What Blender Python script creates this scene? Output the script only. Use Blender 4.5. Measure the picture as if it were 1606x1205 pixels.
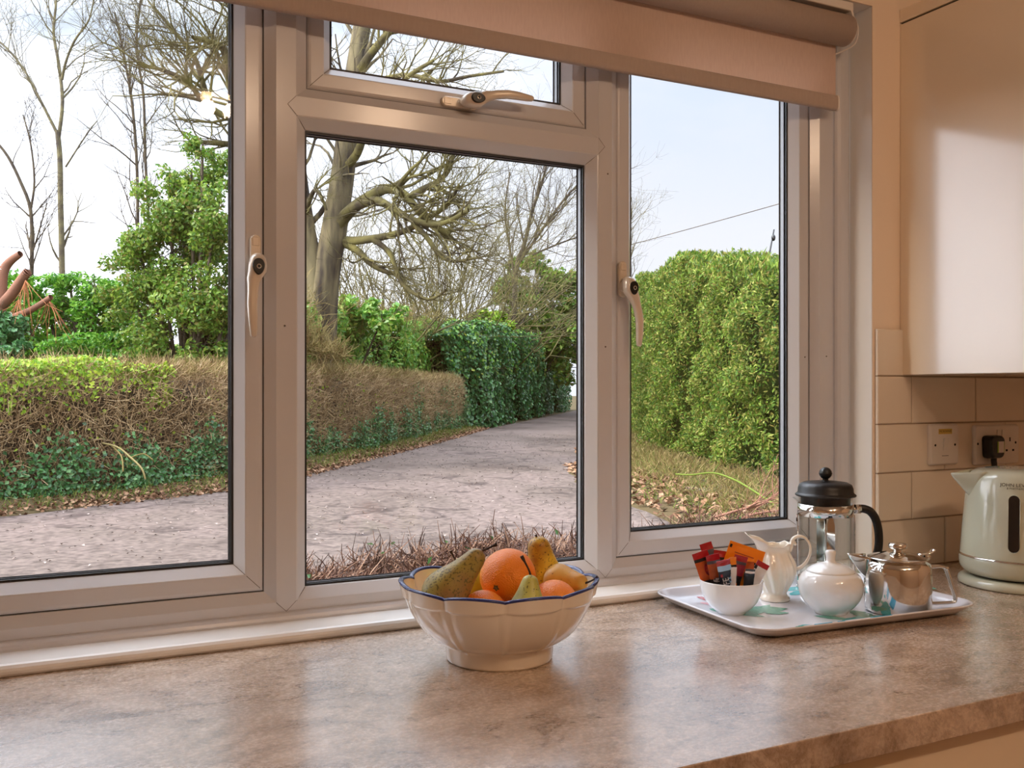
import bpy, math, random
import numpy as np
from mathutils import Vector, Matrix, noise as mnoise

for _o in list(bpy.data.objects):
    bpy.data.objects.remove(_o, do_unlink=True)
SC = bpy.context.scene
COL = SC.collection

# ------------------------------------------------------------------ camera
CAMZ = 1.276                      # eye height above the kitchen floor (worktop 0.90)
FOC = 1475.0                      # focal length in pixels of the 1606 wide frame
TH = math.atan(0.5)               # camera turned right of the window-wall normal
CT, ST = math.cos(TH), math.sin(TH)
cam_d = bpy.data.cameras.new('camera')
cam_d.sensor_fit = 'HORIZONTAL'; cam_d.sensor_width = 36.0
cam_d.lens = FOC / 1606.0 * 36.0
cam_d.shift_y = 7.5 / 1606.0
cam_d.clip_start = 0.02; cam_d.clip_end = 500
cam = bpy.data.objects.new('camera', cam_d); COL.objects.link(cam)
cam.location = (0, 0, CAMZ); cam.rotation_euler = (math.pi/2, 0, -TH)
SC.camera = cam

# ------------------------------------------------------------------ world, sun, exposure
SC.view_settings.view_transform = 'Standard'
SC.view_settings.look = 'None'
SC.view_settings.gamma = 1.0
SC.view_settings.exposure = 0.0
SC.view_settings.use_curve_mapping = False
try:
    SC.cycles.use_denoising = True
    SC.cycles.transparent_max_bounces = 24
    SC.cycles.max_bounces = 8
    SC.cycles.diffuse_bounces = 4
    SC.cycles.glossy_bounces = 4
    SC.cycles.sample_clamp_indirect = 8.0
    SC.cycles.caustics_reflective = False
    SC.cycles.caustics_refractive = False
except Exception:
    pass

SKY_LEFT, SKY_RIGHT, SKY_TOP, SKY_GLOW = 2.1, 1.0, 4.0, 2.2
world = bpy.data.worlds.new('sky'); SC.world = world
world.use_nodes = True
wn = world.node_tree; wn.nodes.clear()
def WN(t, **kw):
    n = wn.nodes.new(t)
    for k, v in kw.items():
        setattr(n, k, v)
    return n
w_out = WN('ShaderNodeOutputWorld'); w_bg = WN('ShaderNodeBackground')
w_tc = WN('ShaderNodeTexCoord'); w_sep = WN('ShaderNodeSeparateXYZ')
wn.links.new(w_tc.outputs['Generated'], w_sep.inputs[0])
# clouds: stretched noise on the view direction
w_map = WN('ShaderNodeMapping'); w_map.inputs['Scale'].default_value = (2.2, 2.2, 5.0)
w_map.inputs['Location'].default_value = (0.35, 1.9, 0.2)
wn.links.new(w_tc.outputs['Generated'], w_map.inputs[0])
w_no = WN('ShaderNodeTexNoise'); w_no.inputs['Scale'].default_value = 1.3
w_no.inputs['Detail'].default_value = 7; w_no.inputs['Roughness'].default_value = 0.55
wn.links.new(w_map.outputs[0], w_no.inputs['Vector'])
w_cr = WN('ShaderNodeValToRGB')
w_cr.color_ramp.elements[0].position = 0.42; w_cr.color_ramp.elements[0].color = (0, 0, 0, 1)
w_cr.color_ramp.elements[1].position = 0.66; w_cr.color_ramp.elements[1].color = (1, 1, 1, 1)
wn.links.new(w_no.outputs['Fac'], w_cr.inputs[0])
# sunlit white cloud on the left of the view, thinner grey-white towards the right, pale blue gaps higher up
def WL(a, b): wn.links.new(a, b)
w_bx = WN('ShaderNodeMapRange', interpolation_type='SMOOTHSTEP'); w_bx.inputs['From Min'].default_value = 0.10; w_bx.inputs['From Max'].default_value = 0.56
w_bx.inputs['To Min'].default_value = SKY_LEFT; w_bx.inputs['To Max'].default_value = SKY_RIGHT
WL(w_sep.outputs['X'], w_bx.inputs['Value'])
w_white = WN('ShaderNodeVectorMath', operation='SCALE'); w_white.inputs[0].default_value = (0.95, 0.985, 1.07); 
# the sun stands behind thin cloud beyond the left edge of the window
w_gl = WN('ShaderNodeMapRange', interpolation_type='SMOOTHSTEP'); w_gl.inputs['From Min'].default_value = -0.75; w_gl.inputs['From Max'].default_value = 0.02
w_gl.inputs['To Min'].default_value = SKY_GLOW; w_gl.inputs['To Max'].default_value = 1.0
WL(w_sep.outputs['X'], w_gl.inputs['Value'])
w_mul = WN('ShaderNodeMath', operation='MULTIPLY'); WL(w_bx.outputs[0], w_mul.inputs[0]); WL(w_gl.outputs[0], w_mul.inputs[1])
WL(w_mul.outputs[0], w_white.inputs['Scale'])
w_hz = WN('ShaderNodeMapRange'); w_hz.inputs['From Min'].default_value = 0.15; w_hz.inputs['From Max'].default_value = 0.33
WL(w_sep.outputs['Z'], w_hz.inputs['Value'])
w_inv = WN('ShaderNodeMath', operation='SUBTRACT'); w_inv.inputs[0].default_value = 1.0; WL(w_cr.outputs[0], w_inv.inputs[1])
w_fac = WN('ShaderNodeMath', operation='MULTIPLY'); WL(w_inv.outputs[0], w_fac.inputs[0]); WL(w_hz.outputs[0], w_fac.inputs[1])
w_cl = WN('ShaderNodeMix', data_type='RGBA'); w_cl.inputs['B'].default_value = (0.76, 0.88, 1.05, 1)
WL(w_fac.outputs[0], w_cl.inputs['Factor']); WL(w_white.outputs[0], w_cl.inputs['A'])
WL(w_cl.outputs['Result'], w_bg.inputs['Color'])
# an overcast sky is brighter overhead than at the horizon
w_st = WN('ShaderNodeMapRange'); w_st.inputs['From Min'].default_value = 0.38; w_st.inputs['From Max'].default_value = 0.85
w_st.inputs['To Min'].default_value = 1.0; w_st.inputs['To Max'].default_value = SKY_TOP
WL(w_sep.outputs['Z'], w_st.inputs['Value']); WL(w_st.outputs[0], w_bg.inputs['Strength'])
wn.links.new(w_bg.outputs[0], w_out.inputs[0])

sun_d = bpy.data.lights.new('sun', 'SUN'); sun_d.energy = 5.0; sun_d.angle = math.radians(14)
sun_d.color = (1.0, 0.93, 0.82)
sun = bpy.data.objects.new('sun', sun_d); COL.objects.link(sun)
sun.rotation_euler = Vector((0.83, -0.17, -0.53)).to_track_quat('-Z', 'Y').to_euler()
sun.location = (-9, 5, 9)

# ------------------------------------------------------------------ helpers
def S(r, g, b):
    def f(c):
        c /= 255.0
        return c/12.92 if c <= 0.04045 else ((c+0.055)/1.055)**2.4
    return (f(r), f(g), f(b), 1.0)

def P(u, v, f):
    """the place seen at pixel (u, v), f metres in front of the eye"""
    a = (u-803.0)/FOC; b = (610.0-v)/FOC
    return Vector((f*(CT*a+ST), f*(CT-ST*a), CAMZ+f*b))
GZ = -0.12                         # ground outside
def G(u, v, z=GZ):
    return P(u, v, (CAMZ-z)/((v-610.0)/FOC))

def tag(o, label=None, cat=None, group=None, kind=None):
    if label: o['label'] = label
    if cat: o['category'] = cat
    if group: o['group'] = group
    if kind: o['kind'] = kind
    return o
def empty(name, loc=(0, 0, 0), label=None, cat=None, group=None, kind=None, rot=None):
    o = bpy.data.objects.new(name, None); COL.objects.link(o); o.location = loc
    o.empty_display_size = 0.03
    if rot is not None: o.rotation_euler = rot
    return tag(o, label, cat, group, kind)
def link(name, me, mats=(), parent=None, smooth=False, loc=None):
    for m in (mats if isinstance(mats, (list, tuple)) else [mats]):
        me.materials.append(m)
    o = bpy.data.objects.new(name, me); COL.objects.link(o)
    if parent is not None: o.parent = parent
    if loc is not None: o.location = loc
    if smooth:
        me.polygons.foreach_set('use_smooth', [True]*len(me.polygons))
    return o
def bevel(o, w=0.002, seg=2, ang=35):
    m = o.modifiers.new('bevel', 'BEVEL'); m.width = w; m.segments = seg
    m.limit_method = 'ANGLE'; m.angle_limit = math.radians(ang); return o
def subsurf(o, n=1):
    m = o.modifiers.new('subsurf', 'SUBSURF'); m.levels = n; m.render_levels = n; return o
def solidify(o, t, off=-1):
    m = o.modifiers.new('solidify', 'SOLIDIFY'); m.thickness = t; m.offset = off; return o

class MB:
    def __init__(s): s.v = []; s.f = []; s.m = []; s.sm = []
    def add(s, vs, fs, mat=0, smooth=False):
        b = len(s.v); s.v += [tuple(x) for x in vs]
        for f in fs:
            s.f.append(tuple(b+i for i in f)); s.m.append(mat); s.sm.append(smooth)
    def box(s, x0, x1, y0, y1, z0, z1, mat=0):
        s.add([(x0,y0,z0),(x1,y0,z0),(x1,y1,z0),(x0,y1,z0),(x0,y0,z1),(x1,y0,z1),(x1,y1,z1),(x0,y1,z1)],
              [(0,3,2,1),(4,5,6,7),(0,1,5,4),(1,2,6,5),(2,3,7,6),(3,0,4,7)], mat)
    def prism(s, poly, axis, t0, t1, mat=0):
        """poly: 2D points (counter-clockwise), extruded along axis from t0 to t1"""
        n = len(poly)
        def mk(p, t):
            return {'x': (t, p[0], p[1]), 'y': (p[0], t, p[1]), 'z': (p[0], p[1], t)}[axis]
        vs = [mk(p, t0) for p in poly]+[mk(p, t1) for p in poly]
        fs = [tuple(range(n))[::-1], tuple(range(n, 2*n))]
        fs += [(i, (i+1) % n, n+(i+1) % n, n+i) for i in range(n)]
        s.add(vs, fs, mat)
    def ring(s, x0, x1, z0, z1, prof, mat=0, close=False):
        """mitred rectangular ring in XZ; prof = [(inset, y), ...]"""
        vs = []
        for d, y in prof:
            vs += [(x0+d, y, z0+d), (x1-d, y, z0+d), (x1-d, y, z1-d), (x0+d, y, z1-d)]
        fs = []
        k = len(prof)
        for i in range(k if close else k-1):
            j = (i+1) % k
            for c in range(4):
                e = (c+1) % 4
                fs.append((4*i+c, 4*i+e, 4*j+e, 4*j+c))
        s.add(vs, fs, mat)
    def lathe(s, prof, n=48, c=(0, 0, 0), mat=0, smooth=True, rf=None, closed=False):
        vs = []
        for i, (r, z) in enumerate(prof):
            for k in range(n):
                t = 2*math.pi*k/n
                rr, zz = (r, z) if rf is None else rf(r, z, t, i)
                vs.append((c[0]+rr*math.cos(t), c[1]+rr*math.sin(t), c[2]+zz))
        fs = []
        m = len(prof)
        for i in range(m if closed else m-1):
            j = (i+1) % m
            for k in range(n):
                l = (k+1) % n
                fs.append((i*n+k, i*n+l, j*n+l, j*n+k))
        s.add(vs, fs, mat, smooth)
    def tube(s, pts, rad, n=12, mat=0, caps=True, flat=None, smooth=True):
        pts = [Vector(p) for p in pts]; k = len(pts)
        if not hasattr(rad, '__len__'): rad = [rad]*k
        up = None; vs = []
        for i in range(k):
            d = (pts[min(i+1, k-1)]-pts[max(i-1, 0)]).normalized()
            if up is None:
                up = Vector((0, 0, 1)) if abs(d.z) < 0.9 else Vector((1, 0, 0))
            a = d.cross(up)
            if a.length < 1e-6: a = d.cross(Vector((0, 1, 0)))
            a.normalize(); b = a.cross(d).normalized(); up = b
            sx, sy = (1, 1) if flat is None else flat
            for q in range(n):
                t = 2*math.pi*q/n
                vs.append(pts[i]+a*(rad[i]*sx*math.cos(t))+b*(rad[i]*sy*math.sin(t)))
        fs = []
        for i in range(k-1):
            for q in range(n):
                l = (q+1) % n
                fs.append((i*n+q, i*n+l, (i+1)*n+l, (i+1)*n+q))
        if caps:
            fs.append(tuple(range(n))[::-1]); fs.append(tuple((k-1)*n+q for q in range(n)))
        s.add(vs, fs, mat, smooth)
    def sphere(s, c, r, n=24, m=14, mat=0, sc=(1, 1, 1)):
        prof = [(max(1e-5, math.sin(math.pi*i/m)), -math.cos(math.pi*i/m)) for i in range(m+1)]
        vs = []
        for rr, z in prof:
            for k in range(n):
                t = 2*math.pi*k/n
                vs.append((c[0]+r*sc[0]*rr*math.cos(t), c[1]+r*sc[1]*rr*math.sin(t), c[2]+r*sc[2]*z))
        fs = [(i*n+k, i*n+(k+1) % n, (i+1)*n+(k+1) % n, (i+1)*n+k) for i in range(m) for k in range(n)]
        s.add(vs, fs, mat, True)
    def build(s, name, mats, parent=None, loc=None):
        me = bpy.data.meshes.new(name)
        me.from_pydata(s.v, [], s.f)
        me.polygons.foreach_set('material_index', s.m)
        me.polygons.foreach_set('use_smooth', s.sm)
        me.update()
        return link(name, me, mats, parent, loc=loc)

def np_mesh(name, V, F, mats, parent=None, smooth=False, midx=None):
    V = np.asarray(V, dtype=np.float32); F = np.asarray(F, dtype=np.int32)
    me = bpy.data.meshes.new(name); k = F.shape[1]
    me.vertices.add(len(V)); me.vertices.foreach_set('co', V.ravel())
    me.loops.add(F.size); me.loops.foreach_set('vertex_index', F.ravel())
    me.polygons.add(len(F)); me.polygons.foreach_set('loop_start', np.arange(0, F.size, k, dtype=np.int32))
    if midx is not None: me.polygons.foreach_set('material_index', np.asarray(midx, dtype=np.int32))
    me.polygons.foreach_set('use_smooth', np.full(len(F), bool(smooth)))
    me.update(calc_edges=True); me.validate()
    return link(name, me, mats, parent)
def smooth_pts(pts, n=6):
    """Catmull-Rom through the points"""
    pts = [Vector(p) for p in pts]; out = []
    for i in range(len(pts)-1):
        p0 = pts[max(i-1, 0)]; p1 = pts[i]; p2 = pts[i+1]; p3 = pts[min(i+2, len(pts)-1)]
        for j in range(n):
            t = j/n
            out.append(0.5*((2*p1)+(p2-p0)*t+(2*p0-5*p1+4*p2-p3)*t*t+(3*p1-p0-3*p2+p3)*t**3))
    out.append(pts[-1]); return out

# ------------------------------------------------------------------ materials
def new_mat(name):
    m = bpy.data.materials.new(name); m.use_nodes = True
    nt = m.node_tree; nt.nodes.clear()
    out = nt.nodes.new('ShaderNodeOutputMaterial')
    return m, nt, out
def pbr(name, col, rough=0.5, metal=0.0, var=0.06, scale=12.0, bump=0.0, bscale=200.0, coat=0.0, spec=0.5, col2=None, detail=3, stretch=None, contrast=None, coat_ior=1.5, coat_rough=0.03):
    m, nt, out = new_mat(name)
    b = nt.nodes.new('ShaderNodeBsdfPrincipled')
    b.inputs['Roughness'].default_value = rough; b.inputs['Metallic'].default_value = metal
    b.inputs['Coat Weight'].default_value = coat; b.inputs['Coat Roughness'].default_value = coat_rough; b.inputs['Coat IOR'].default_value = coat_ior
    b.inputs['Specular IOR Level'].default_value = spec
    tc = nt.nodes.new('ShaderNodeTexCoord')
    vec = tc.outputs['Object']
    if stretch:
        mp = nt.nodes.new('ShaderNodeMapping'); mp.inputs['Scale'].default_value = stretch
        nt.links.new(vec, mp.inputs[0]); vec = mp.outputs[0]
    n = nt.nodes.new('ShaderNodeTexNoise'); n.inputs['Scale'].default_value = scale; n.inputs['Detail'].default_value = detail
    nt.links.new(vec, n.inputs['Vector'])
    mx = nt.nodes.new('ShaderNodeMix'); mx.data_type = 'RGBA'
    c2 = col2 or tuple(min(1, c*(1-var)) for c in col[:3])+(1,)
    mx.inputs['A'].default_value = col; mx.inputs['B'].default_value = c2
    fo_ = n.outputs['Fac']
    if contrast:
        mr = nt.nodes.new('ShaderNodeMapRange'); mr.inputs['From Min'].default_value = 0.5-contrast; mr.inputs['From Max'].default_value = 0.5+contrast
        nt.links.new(fo_, mr.inputs['Value']); fo_ = mr.outputs[0]
    nt.links.new(fo_, mx.inputs['Factor'])
    nt.links.new(mx.outputs['Result'], b.inputs['Base Color'])
    if bump > 0:
        n2 = nt.nodes.new('ShaderNodeTexNoise'); n2.inputs['Scale'].default_value = bscale; n2.inputs['Detail'].default_value = 2
        nt.links.new(tc.outputs['Object'], n2.inputs['Vector'])
        bp = nt.nodes.new('ShaderNodeBump'); bp.inputs['Strength'].default_value = bump; bp.inputs['Distance'].default_value = 0.001
        nt.links.new(n2.outputs['Fac'], bp.inputs['Height']); nt.links.new(bp.outputs[0], b.inputs['Normal'])
    nt.links.new(b.outputs[0], out.inputs[0])
    return m
def thin_glass(name, tint=(1, 1, 1, 1), base=0.02, gain=0.8):
    """a clear pane: passes light straight on, mirrors more towards grazing"""
    m, nt, out = new_mat(name)
    t = nt.nodes.new('ShaderNodeBsdfTransparent'); t.inputs[0].default_value = tint
    g = nt.nodes.new('ShaderNodeBsdfGlossy'); g.inputs['Roughness'].default_value = 0.0
    lw = nt.nodes.new('ShaderNodeLayerWeight'); lw.inputs['Blend'].default_value = 0.5
    pw = nt.nodes.new('ShaderNodeMath'); pw.operation = 'POWER'; pw.inputs[1].default_value = 5
    ma = nt.nodes.new('ShaderNodeMath'); ma.operation = 'MULTIPLY_ADD'; ma.inputs[1].default_value = gain; ma.inputs[2].default_value = base
    mx = nt.nodes.new('ShaderNodeMixShader')
    nt.links.new(lw.outputs['Facing'], pw.inputs[0]); nt.links.new(pw.outputs[0], ma.inputs[0])
    nt.links.new(ma.outputs[0], mx.inputs[0]); nt.links.new(t.outputs[0], mx.inputs[1]); nt.links.new(g.outputs[0], mx.inputs[2])
    nt.links.new(mx.outputs[0], out.inputs[0])
    return m
def leafy(name, cols, rough=0.5, transl=0.3, spec=0.4):
    """each leaf (mesh island) takes its own colour from the ramp"""
    m, nt, out = new_mat(name)
    g = nt.nodes.new('ShaderNodeNewGeometry')
    r = nt.nodes.new('ShaderNodeValToRGB'); r.color_ramp.interpolation = 'LINEAR'
    e = r.color_ramp.elements
    while len(e) < len(cols): e.new(0.5)
    for i, c in enumerate(cols):
        e[i].position = i/(len(cols)-1); e[i].color = c
    nt.links.new(g.outputs['Random Per Island'], r.inputs[0])
    b = nt.nodes.new('ShaderNodeBsdfPrincipled'); b.inputs['Roughness'].default_value = rough
    b.inputs['Specular IOR Level'].default_value = spec
    nt.links.new(r.outputs[0], b.inputs['Base Color'])
    if transl > 0:
        t = nt.nodes.new('ShaderNodeBsdfTranslucent'); nt.links.new(r.outputs[0], t.inputs[0])
        mx = nt.nodes.new('ShaderNodeMixShader'); mx.inputs[0].default_value = transl
        nt.links.new(b.outputs[0], mx.inputs[1]); nt.links.new(t.outputs[0], mx.inputs[2])
        nt.links.new(mx.outputs[0], out.inputs[0])
    else:
        nt.links.new(b.outputs[0], out.inputs[0])
    return m

M = {}
M['upvc'] = pbr('white_upvc', S(207, 206, 209), 0.20, var=0.03, scale=4)
M['bead'] = pbr('white_glazing_bead', S(214, 214, 217), 0.22, var=0.03, scale=5)
M['gasket'] = pbr('black_rubber', S(26, 26, 28), 0.5)
M['joint'] = pbr('grubby_joint', S(96, 84, 76), 0.8)
M['spacer'] = pbr('aluminium_spacer', S(150, 152, 156), 0.4, 0.3, var=0.2, scale=300)
M['glass'] = thin_glass('window_glass', base=0.012)
M['sill'] = pbr('white_gloss_paint', S(240, 236, 230), 0.22, var=0.06, scale=9, bump=0.05, bscale=60)
M['plaster'] = pbr('cream_wall_paint', S(242, 220, 196), 0.75, var=0.05, scale=6, bump=0.12, bscale=90)
M['reveal'] = pbr('white_reveal_paint', S(238, 232, 224), 0.7, var=0.05, scale=6, bump=0.12, bscale=90)
M['ceil'] = pbr('white_ceiling_paint', S(240, 236, 230), 0.85)
M['tile'] = pbr('cream_tile_glaze', S(232, 217, 198), 0.12, var=0.06, scale=3, bump=0.03, bscale=25, coat=0.4)
M['grout'] = pbr('grey_grout', S(150, 130, 110), 0.9)
M['gloss'] = pbr('cream_gloss_door', S(242, 224, 198), 0.16, var=0.02, coat=1.0, coat_ior=1.55, coat_rough=0.14)
M['carcass'] = pbr('cream_carcass', S(225, 210, 190), 0.5)
M['floor'] = pbr('oak_floor', S(150, 115, 82), 0.45, var=0.4, scale=3, stretch=(1, 9, 1))
M['handle'] = pbr('champagne_handle', S(226, 214, 198), 0.25, 0.2, var=0.04)
M['black'] = pbr('black_plastic', S(14, 14, 15), 0.32, var=0.2)
M['soft_black'] = pbr('satin_black_plastic', S(17, 17, 18), 0.42, var=0.2)
M['chrome'] = pbr('polished_steel', S(225, 222, 216), 0.06, 1.0, var=0.05, scale=6)
M['china'] = pbr('white_china', S(240, 240, 238), 0.08, var=0.02, coat=0.6)
M['cream_china'] = pbr('ivory_china', S(240, 230, 212), 0.09, var=0.04, coat=0.6)
M['bowlc'] = pbr('cream_enamel', S(238, 226, 208), 0.12, var=0.05, scale=20, coat=0.5)
M['blue_rim'] = pbr('blue_enamel_rim', S(24, 32, 92), 0.2, scale=60, col2=S(58, 68, 130))
M['white_plastic'] = pbr('white_plastic', S(232, 224, 216), 0.3)
M['cgreen'] = pbr('sage_enamel', S(197, 198, 176), 0.12, var=0.03, coat=0.6)
# ------------------------------------------------------------------ worktop material
def worktop_mat():
    m, nt, out = new_mat('stone_laminate')
    N = nt.nodes.new; L = nt.links.new
    tc = N('ShaderNodeTexCoord')
    b = N('ShaderNodeBsdfPrincipled')
    def noise(scale, detail, st, rough=0.6, dist=0.0):
        mp = N('ShaderNodeMapping'); mp.inputs['Scale'].default_value = st; mp.inputs['Rotation'].default_value = (0, 0, 0.12)
        L(tc.outputs['Object'], mp.inputs[0])
        n = N('ShaderNodeTexNoise'); n.inputs['Scale'].default_value = scale; n.inputs['Detail'].default_value = detail
        n.inputs['Roughness'].default_value = rough; n.inputs['Distortion'].default_value = dist
        L(mp.outputs[0], n.inputs['Vector']); return n.outputs['Fac']
    def ramp(f, *st):
        r = N('ShaderNodeValToRGB'); e = r.color_ramp.elements
        while len(e) < len(st): e.new(0.5)
        for i, (p, c) in enumerate(st): e[i].position = p; e[i].color = c
        L(f, r.inputs[0]); return r.outputs[0]
    def mix(f, a, bb, mode='MIX'):
        x = N('ShaderNodeMix'); x.data_type = 'RGBA'; x.blend_type = mode
        if isinstance(f, float): x.inputs['Factor'].default_value = f
        else: L(f, x.inputs['Factor'])
        for k, val in (('A', a), ('B', bb)):
            if isinstance(val, tuple): x.inputs[k].default_value = val
            else: L(val, x.inputs[k])
        return x.outputs['Result']
    big = noise(4.2, 8, (1, 1.5, 1), 0.62, 1.0)
    base = ramp(big, (0.34, S(123, 101, 84)), (0.46, S(176, 154, 134)), (0.58, S(211, 189, 169)), (0.70, S(167, 147, 132)))
    streak = noise(11.0, 9, (1, 1.7, 1), 0.74, 1.6)
    s2 = ramp(streak, (0.37, S(106, 84, 68)), (0.49, S(198, 174, 152)), (0.62, S(233, 213, 196)))
    c = mix(0.5, base, s2)
    fine = noise(150.0, 5, (1, 1.35, 1), 0.75)
    f2 = ramp(fine, (0.38, (0.42, 0.40, 0.38, 1)), (0.55, (1, 1, 1, 1)))
    c = mix(0.26, c, f2, 'MULTIPLY')
    vein = noise(5.5, 10, (1, 1.5, 1), 0.8, 2.4)
    v2 = ramp(vein, (0.46, (1, 1, 1, 1)), (0.495, (0.45, 0.40, 0.36, 1)), (0.52, (1, 1, 1, 1)))
    c = mix(0.55, c, v2, 'MULTIPLY')
    L(c, b.inputs['Base Color'])
    rr = N('ShaderNodeMapRange'); rr.inputs['To Min'].default_value = 0.20; rr.inputs['To Max'].default_value = 0.34
    L(fine, rr.inputs['Value']); L(rr.outputs[0], b.inputs['Roughness'])
    b.inputs['Specular IOR Level'].default_value = 0.6
    b.inputs['Coat Weight'].default_value = 1.0; b.inputs['Coat Roughness'].default_value = 0.21; b.inputs['Coat IOR'].default_value = 1.85
    bp = N('ShaderNodeBump'); bp.inputs['Strength'].default_value = 0.10; bp.inputs['Distance'].default_value = 0.0003
    L(fine, bp.inputs['Height']); L(bp.outputs[0], b.inputs['Normal'])
    L(b.outputs[0], out.inputs[0])
    return m
M['stone'] = worktop_mat()

# ------------------------------------------------------------------ the room
WT = 0.900                      # worktop surface
YF = 1.467                      # inner face of the window frame
YS = 1.478                      # inner face of the sashes
YT = 1.395                      # tile face
YP = 1.403                      # plaster face
R_ = 0.0
def Z(z): return CAMZ+z         # heights given relative to the eye
OX0, OX1 = -0.30, 1.533         # window opening
OZ0, OZ1 = 0.872, Z(0.790)
XR, XL, YB, ZC = 2.75, -1.7, -2.3, 2.40
def struct(name, mb, mats):
    o = mb.build(name, mats); o['kind'] = 'structure'; return o
w = MB()
w.box(XL, OX0, YP, 1.60, -0.05, ZC); w.box(OX1, XR, YP, 1.60, -0.05, ZC)
w.box(OX0, OX1, YP, 1.60, -0.05, OZ0); w.box(OX0, OX1, YP, 1.60, OZ1, ZC)
# the plastered returns of the opening are painted white
e = 0.0006
w.add([(OX1-e, YP+0.0012, OZ0), (OX1-e, 1.60, OZ0), (OX1-e, 1.60, OZ1), (OX1-e, YP+0.0012, OZ1)], [(0, 3, 2, 1)], 1)
w.add([(OX0+e, YP+0.0012, OZ0), (OX0+e, 1.60, OZ0), (OX0+e, 1.60, OZ1), (OX0+e, YP+0.0012, OZ1)], [(0, 1, 2, 3)], 1)
w.add([(OX0, YP+0.0012, OZ1-e), (OX1, YP+0.0012, OZ1-e), (OX1, 1.60, OZ1-e), (OX0, 1.60, OZ1-e)], [(0, 1, 2, 3)], 1)
wall = struct('wall_window', w, [M['plaster'], M['reveal']])
w = MB(); w.box(XL-0.1, XL, YB, YP, 0, ZC); struct('wall_left', w, M['plaster'])
w = MB(); w.box(XR, XR+0.1, YB, YP, 0, ZC); struct('wall_right', w, M['plaster'])
w = MB(); w.box(XL-0.1, XR+0.1, YB-0.1, YB, 0, ZC); struct('wall_back', w, M['plaster'])
w = MB(); w.box(XL-0.1, XR+0.1, YB-0.1, 1.60, -0.06, 0); struct('floor', w, M['floor'])
w = MB(); w.box(XL-0.1, XR+0.1, YB-0.1, 1.60, ZC, ZC+0.1); struct('ceiling', w, M['ceil'])

# glazed tiles on the window wall right of the window: running bond, 200 x 100
w = MB()
X0t = 1.540; rz = [0.0, 0.101, 0.201, 0.3025, 0.4023, 0.5007]
w.box(X0t+0.001, XR-0.001, YT+0.0025, YP, WT, WT+0.4995, 1)
for r in range(5):
    x = X0t
    first = 0.2015 if r % 2 == 0 else 0.101
    if r == 4: first = 0.2015
    k = 0
    while x < XR-0.03:
        wd = first if k == 0 else 0.1995
        x1 = min(x+wd-0.0022, XR-0.002)
        z0 = WT+rz[r]+0.0012; z1 = WT+rz[r+1]-0.0012; y1 = YP-0.001
        bv = 0.0018
        jit = 0.0005*math.sin(17.3*k+5*r)
        vs = [(x, y1, z0), (x1, y1, z0), (x1, y1, z1), (x, y1, z1),
              (x, YT+bv, z0), (x1, YT+bv, z0), (x1, YT+bv, z1), (x, YT+bv, z1),
              (x+bv, YT+jit, z0+bv), (x1-bv, YT, z0+bv), (x1-bv, YT, z1-bv), (x+bv, YT+jit, z1-bv)]
        w.add(vs, [(0,1,5,4), (1,2,6,5), (2,3,7,6), (3,0,4,7), (4,5,9,8), (5,6,10,9), (6,7,11,10), (7,4,8,11), (8,9,10,11)], 0)
        x += wd; k += 1
t = struct('wall_tiles', w, [M['tile'], M['grout']])

# sill board with a rounded nose, and the quadrant bead round the frame
w = MB()
ys0 = 1.386
prof = [(ys0+0.004, WT+0.0005), (ys0+0.001, WT+0.004), (ys0, WT+0.008), (ys0+0.001, WT+0.0115), (ys0+0.0045, WT+0.0150), (ys0+0.010, WT+0.0162), (1.50, WT+0.0172), (1.50, WT-0.02), (YP+0.002, WT-0.02), (YP+0.002, WT+0.0005)]
w.prism([(y, z) for y, z in prof][::-1], 'x', OX0+0.001, OX1-0.001)
s_ = struct('trim_sill', w, M['sill']); bevel(s_, 0.0008, 2, 50)
w = MB()
q = [(YF-0.001, WT+0.0165), (YF-0.013, WT+0.0168), (YF-0.013, WT+0.020), (YF-0.0112, WT+0.0245), (YF-0.007, WT+0.028), (YF-0.001, WT+0.0295)]
w.prism(q, 'x', OX0+0.001, OX1-0.03)
struct('trim_bead', w, M['upvc'])
w = MB()           # rounded cover strip between frame and right jamb
qq = [(1.488, YF-0.0004), (1.4885, YF-0.005), (1.492, YF-0.0085), (1.500, YF-0.0105), (1.510, YF-0.0112), (1.520, YF-0.0105), (1.527, YF-0.008), (1.5305, YF-0.004), (1.531, YF-0.0004)]
w.prism(qq[::-1], 'z', WT+0.0175, OZ1-0.002)
struct('trim_jamb', w, M['upvc'])

# ------------------------------------------------------------------ the window
ZB = -0.375                      # underside of the outer frame (behind the bead)
win = empty('window_1', (0.6, YF, WT+0.02)); win['kind'] = 'structure'
WO = Vector(win.location)
def wpart(name, mb, mats, parent=None):
    """mesh given in room coordinates, parented under the window"""
    mb.v = [(x-WO.x, y-WO.y, z-WO.z) for x, y, z in mb.v]
    return mb.build(name, mats, parent or win)
CH = 0.011
YK = 1.536                       # outer face of the frame
f = MB()
fx0, fx1, fz1 = -0.245, 1.4885, 0.775
zs0, zs1 = -0.315, 0.735        # sash heights
def rail_x(x0, x1, zf0, zf1, mat=0):     # plain rail
    f.box(x0, x1, YF, YK, Z(zf0), Z(zf1), mat)
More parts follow.
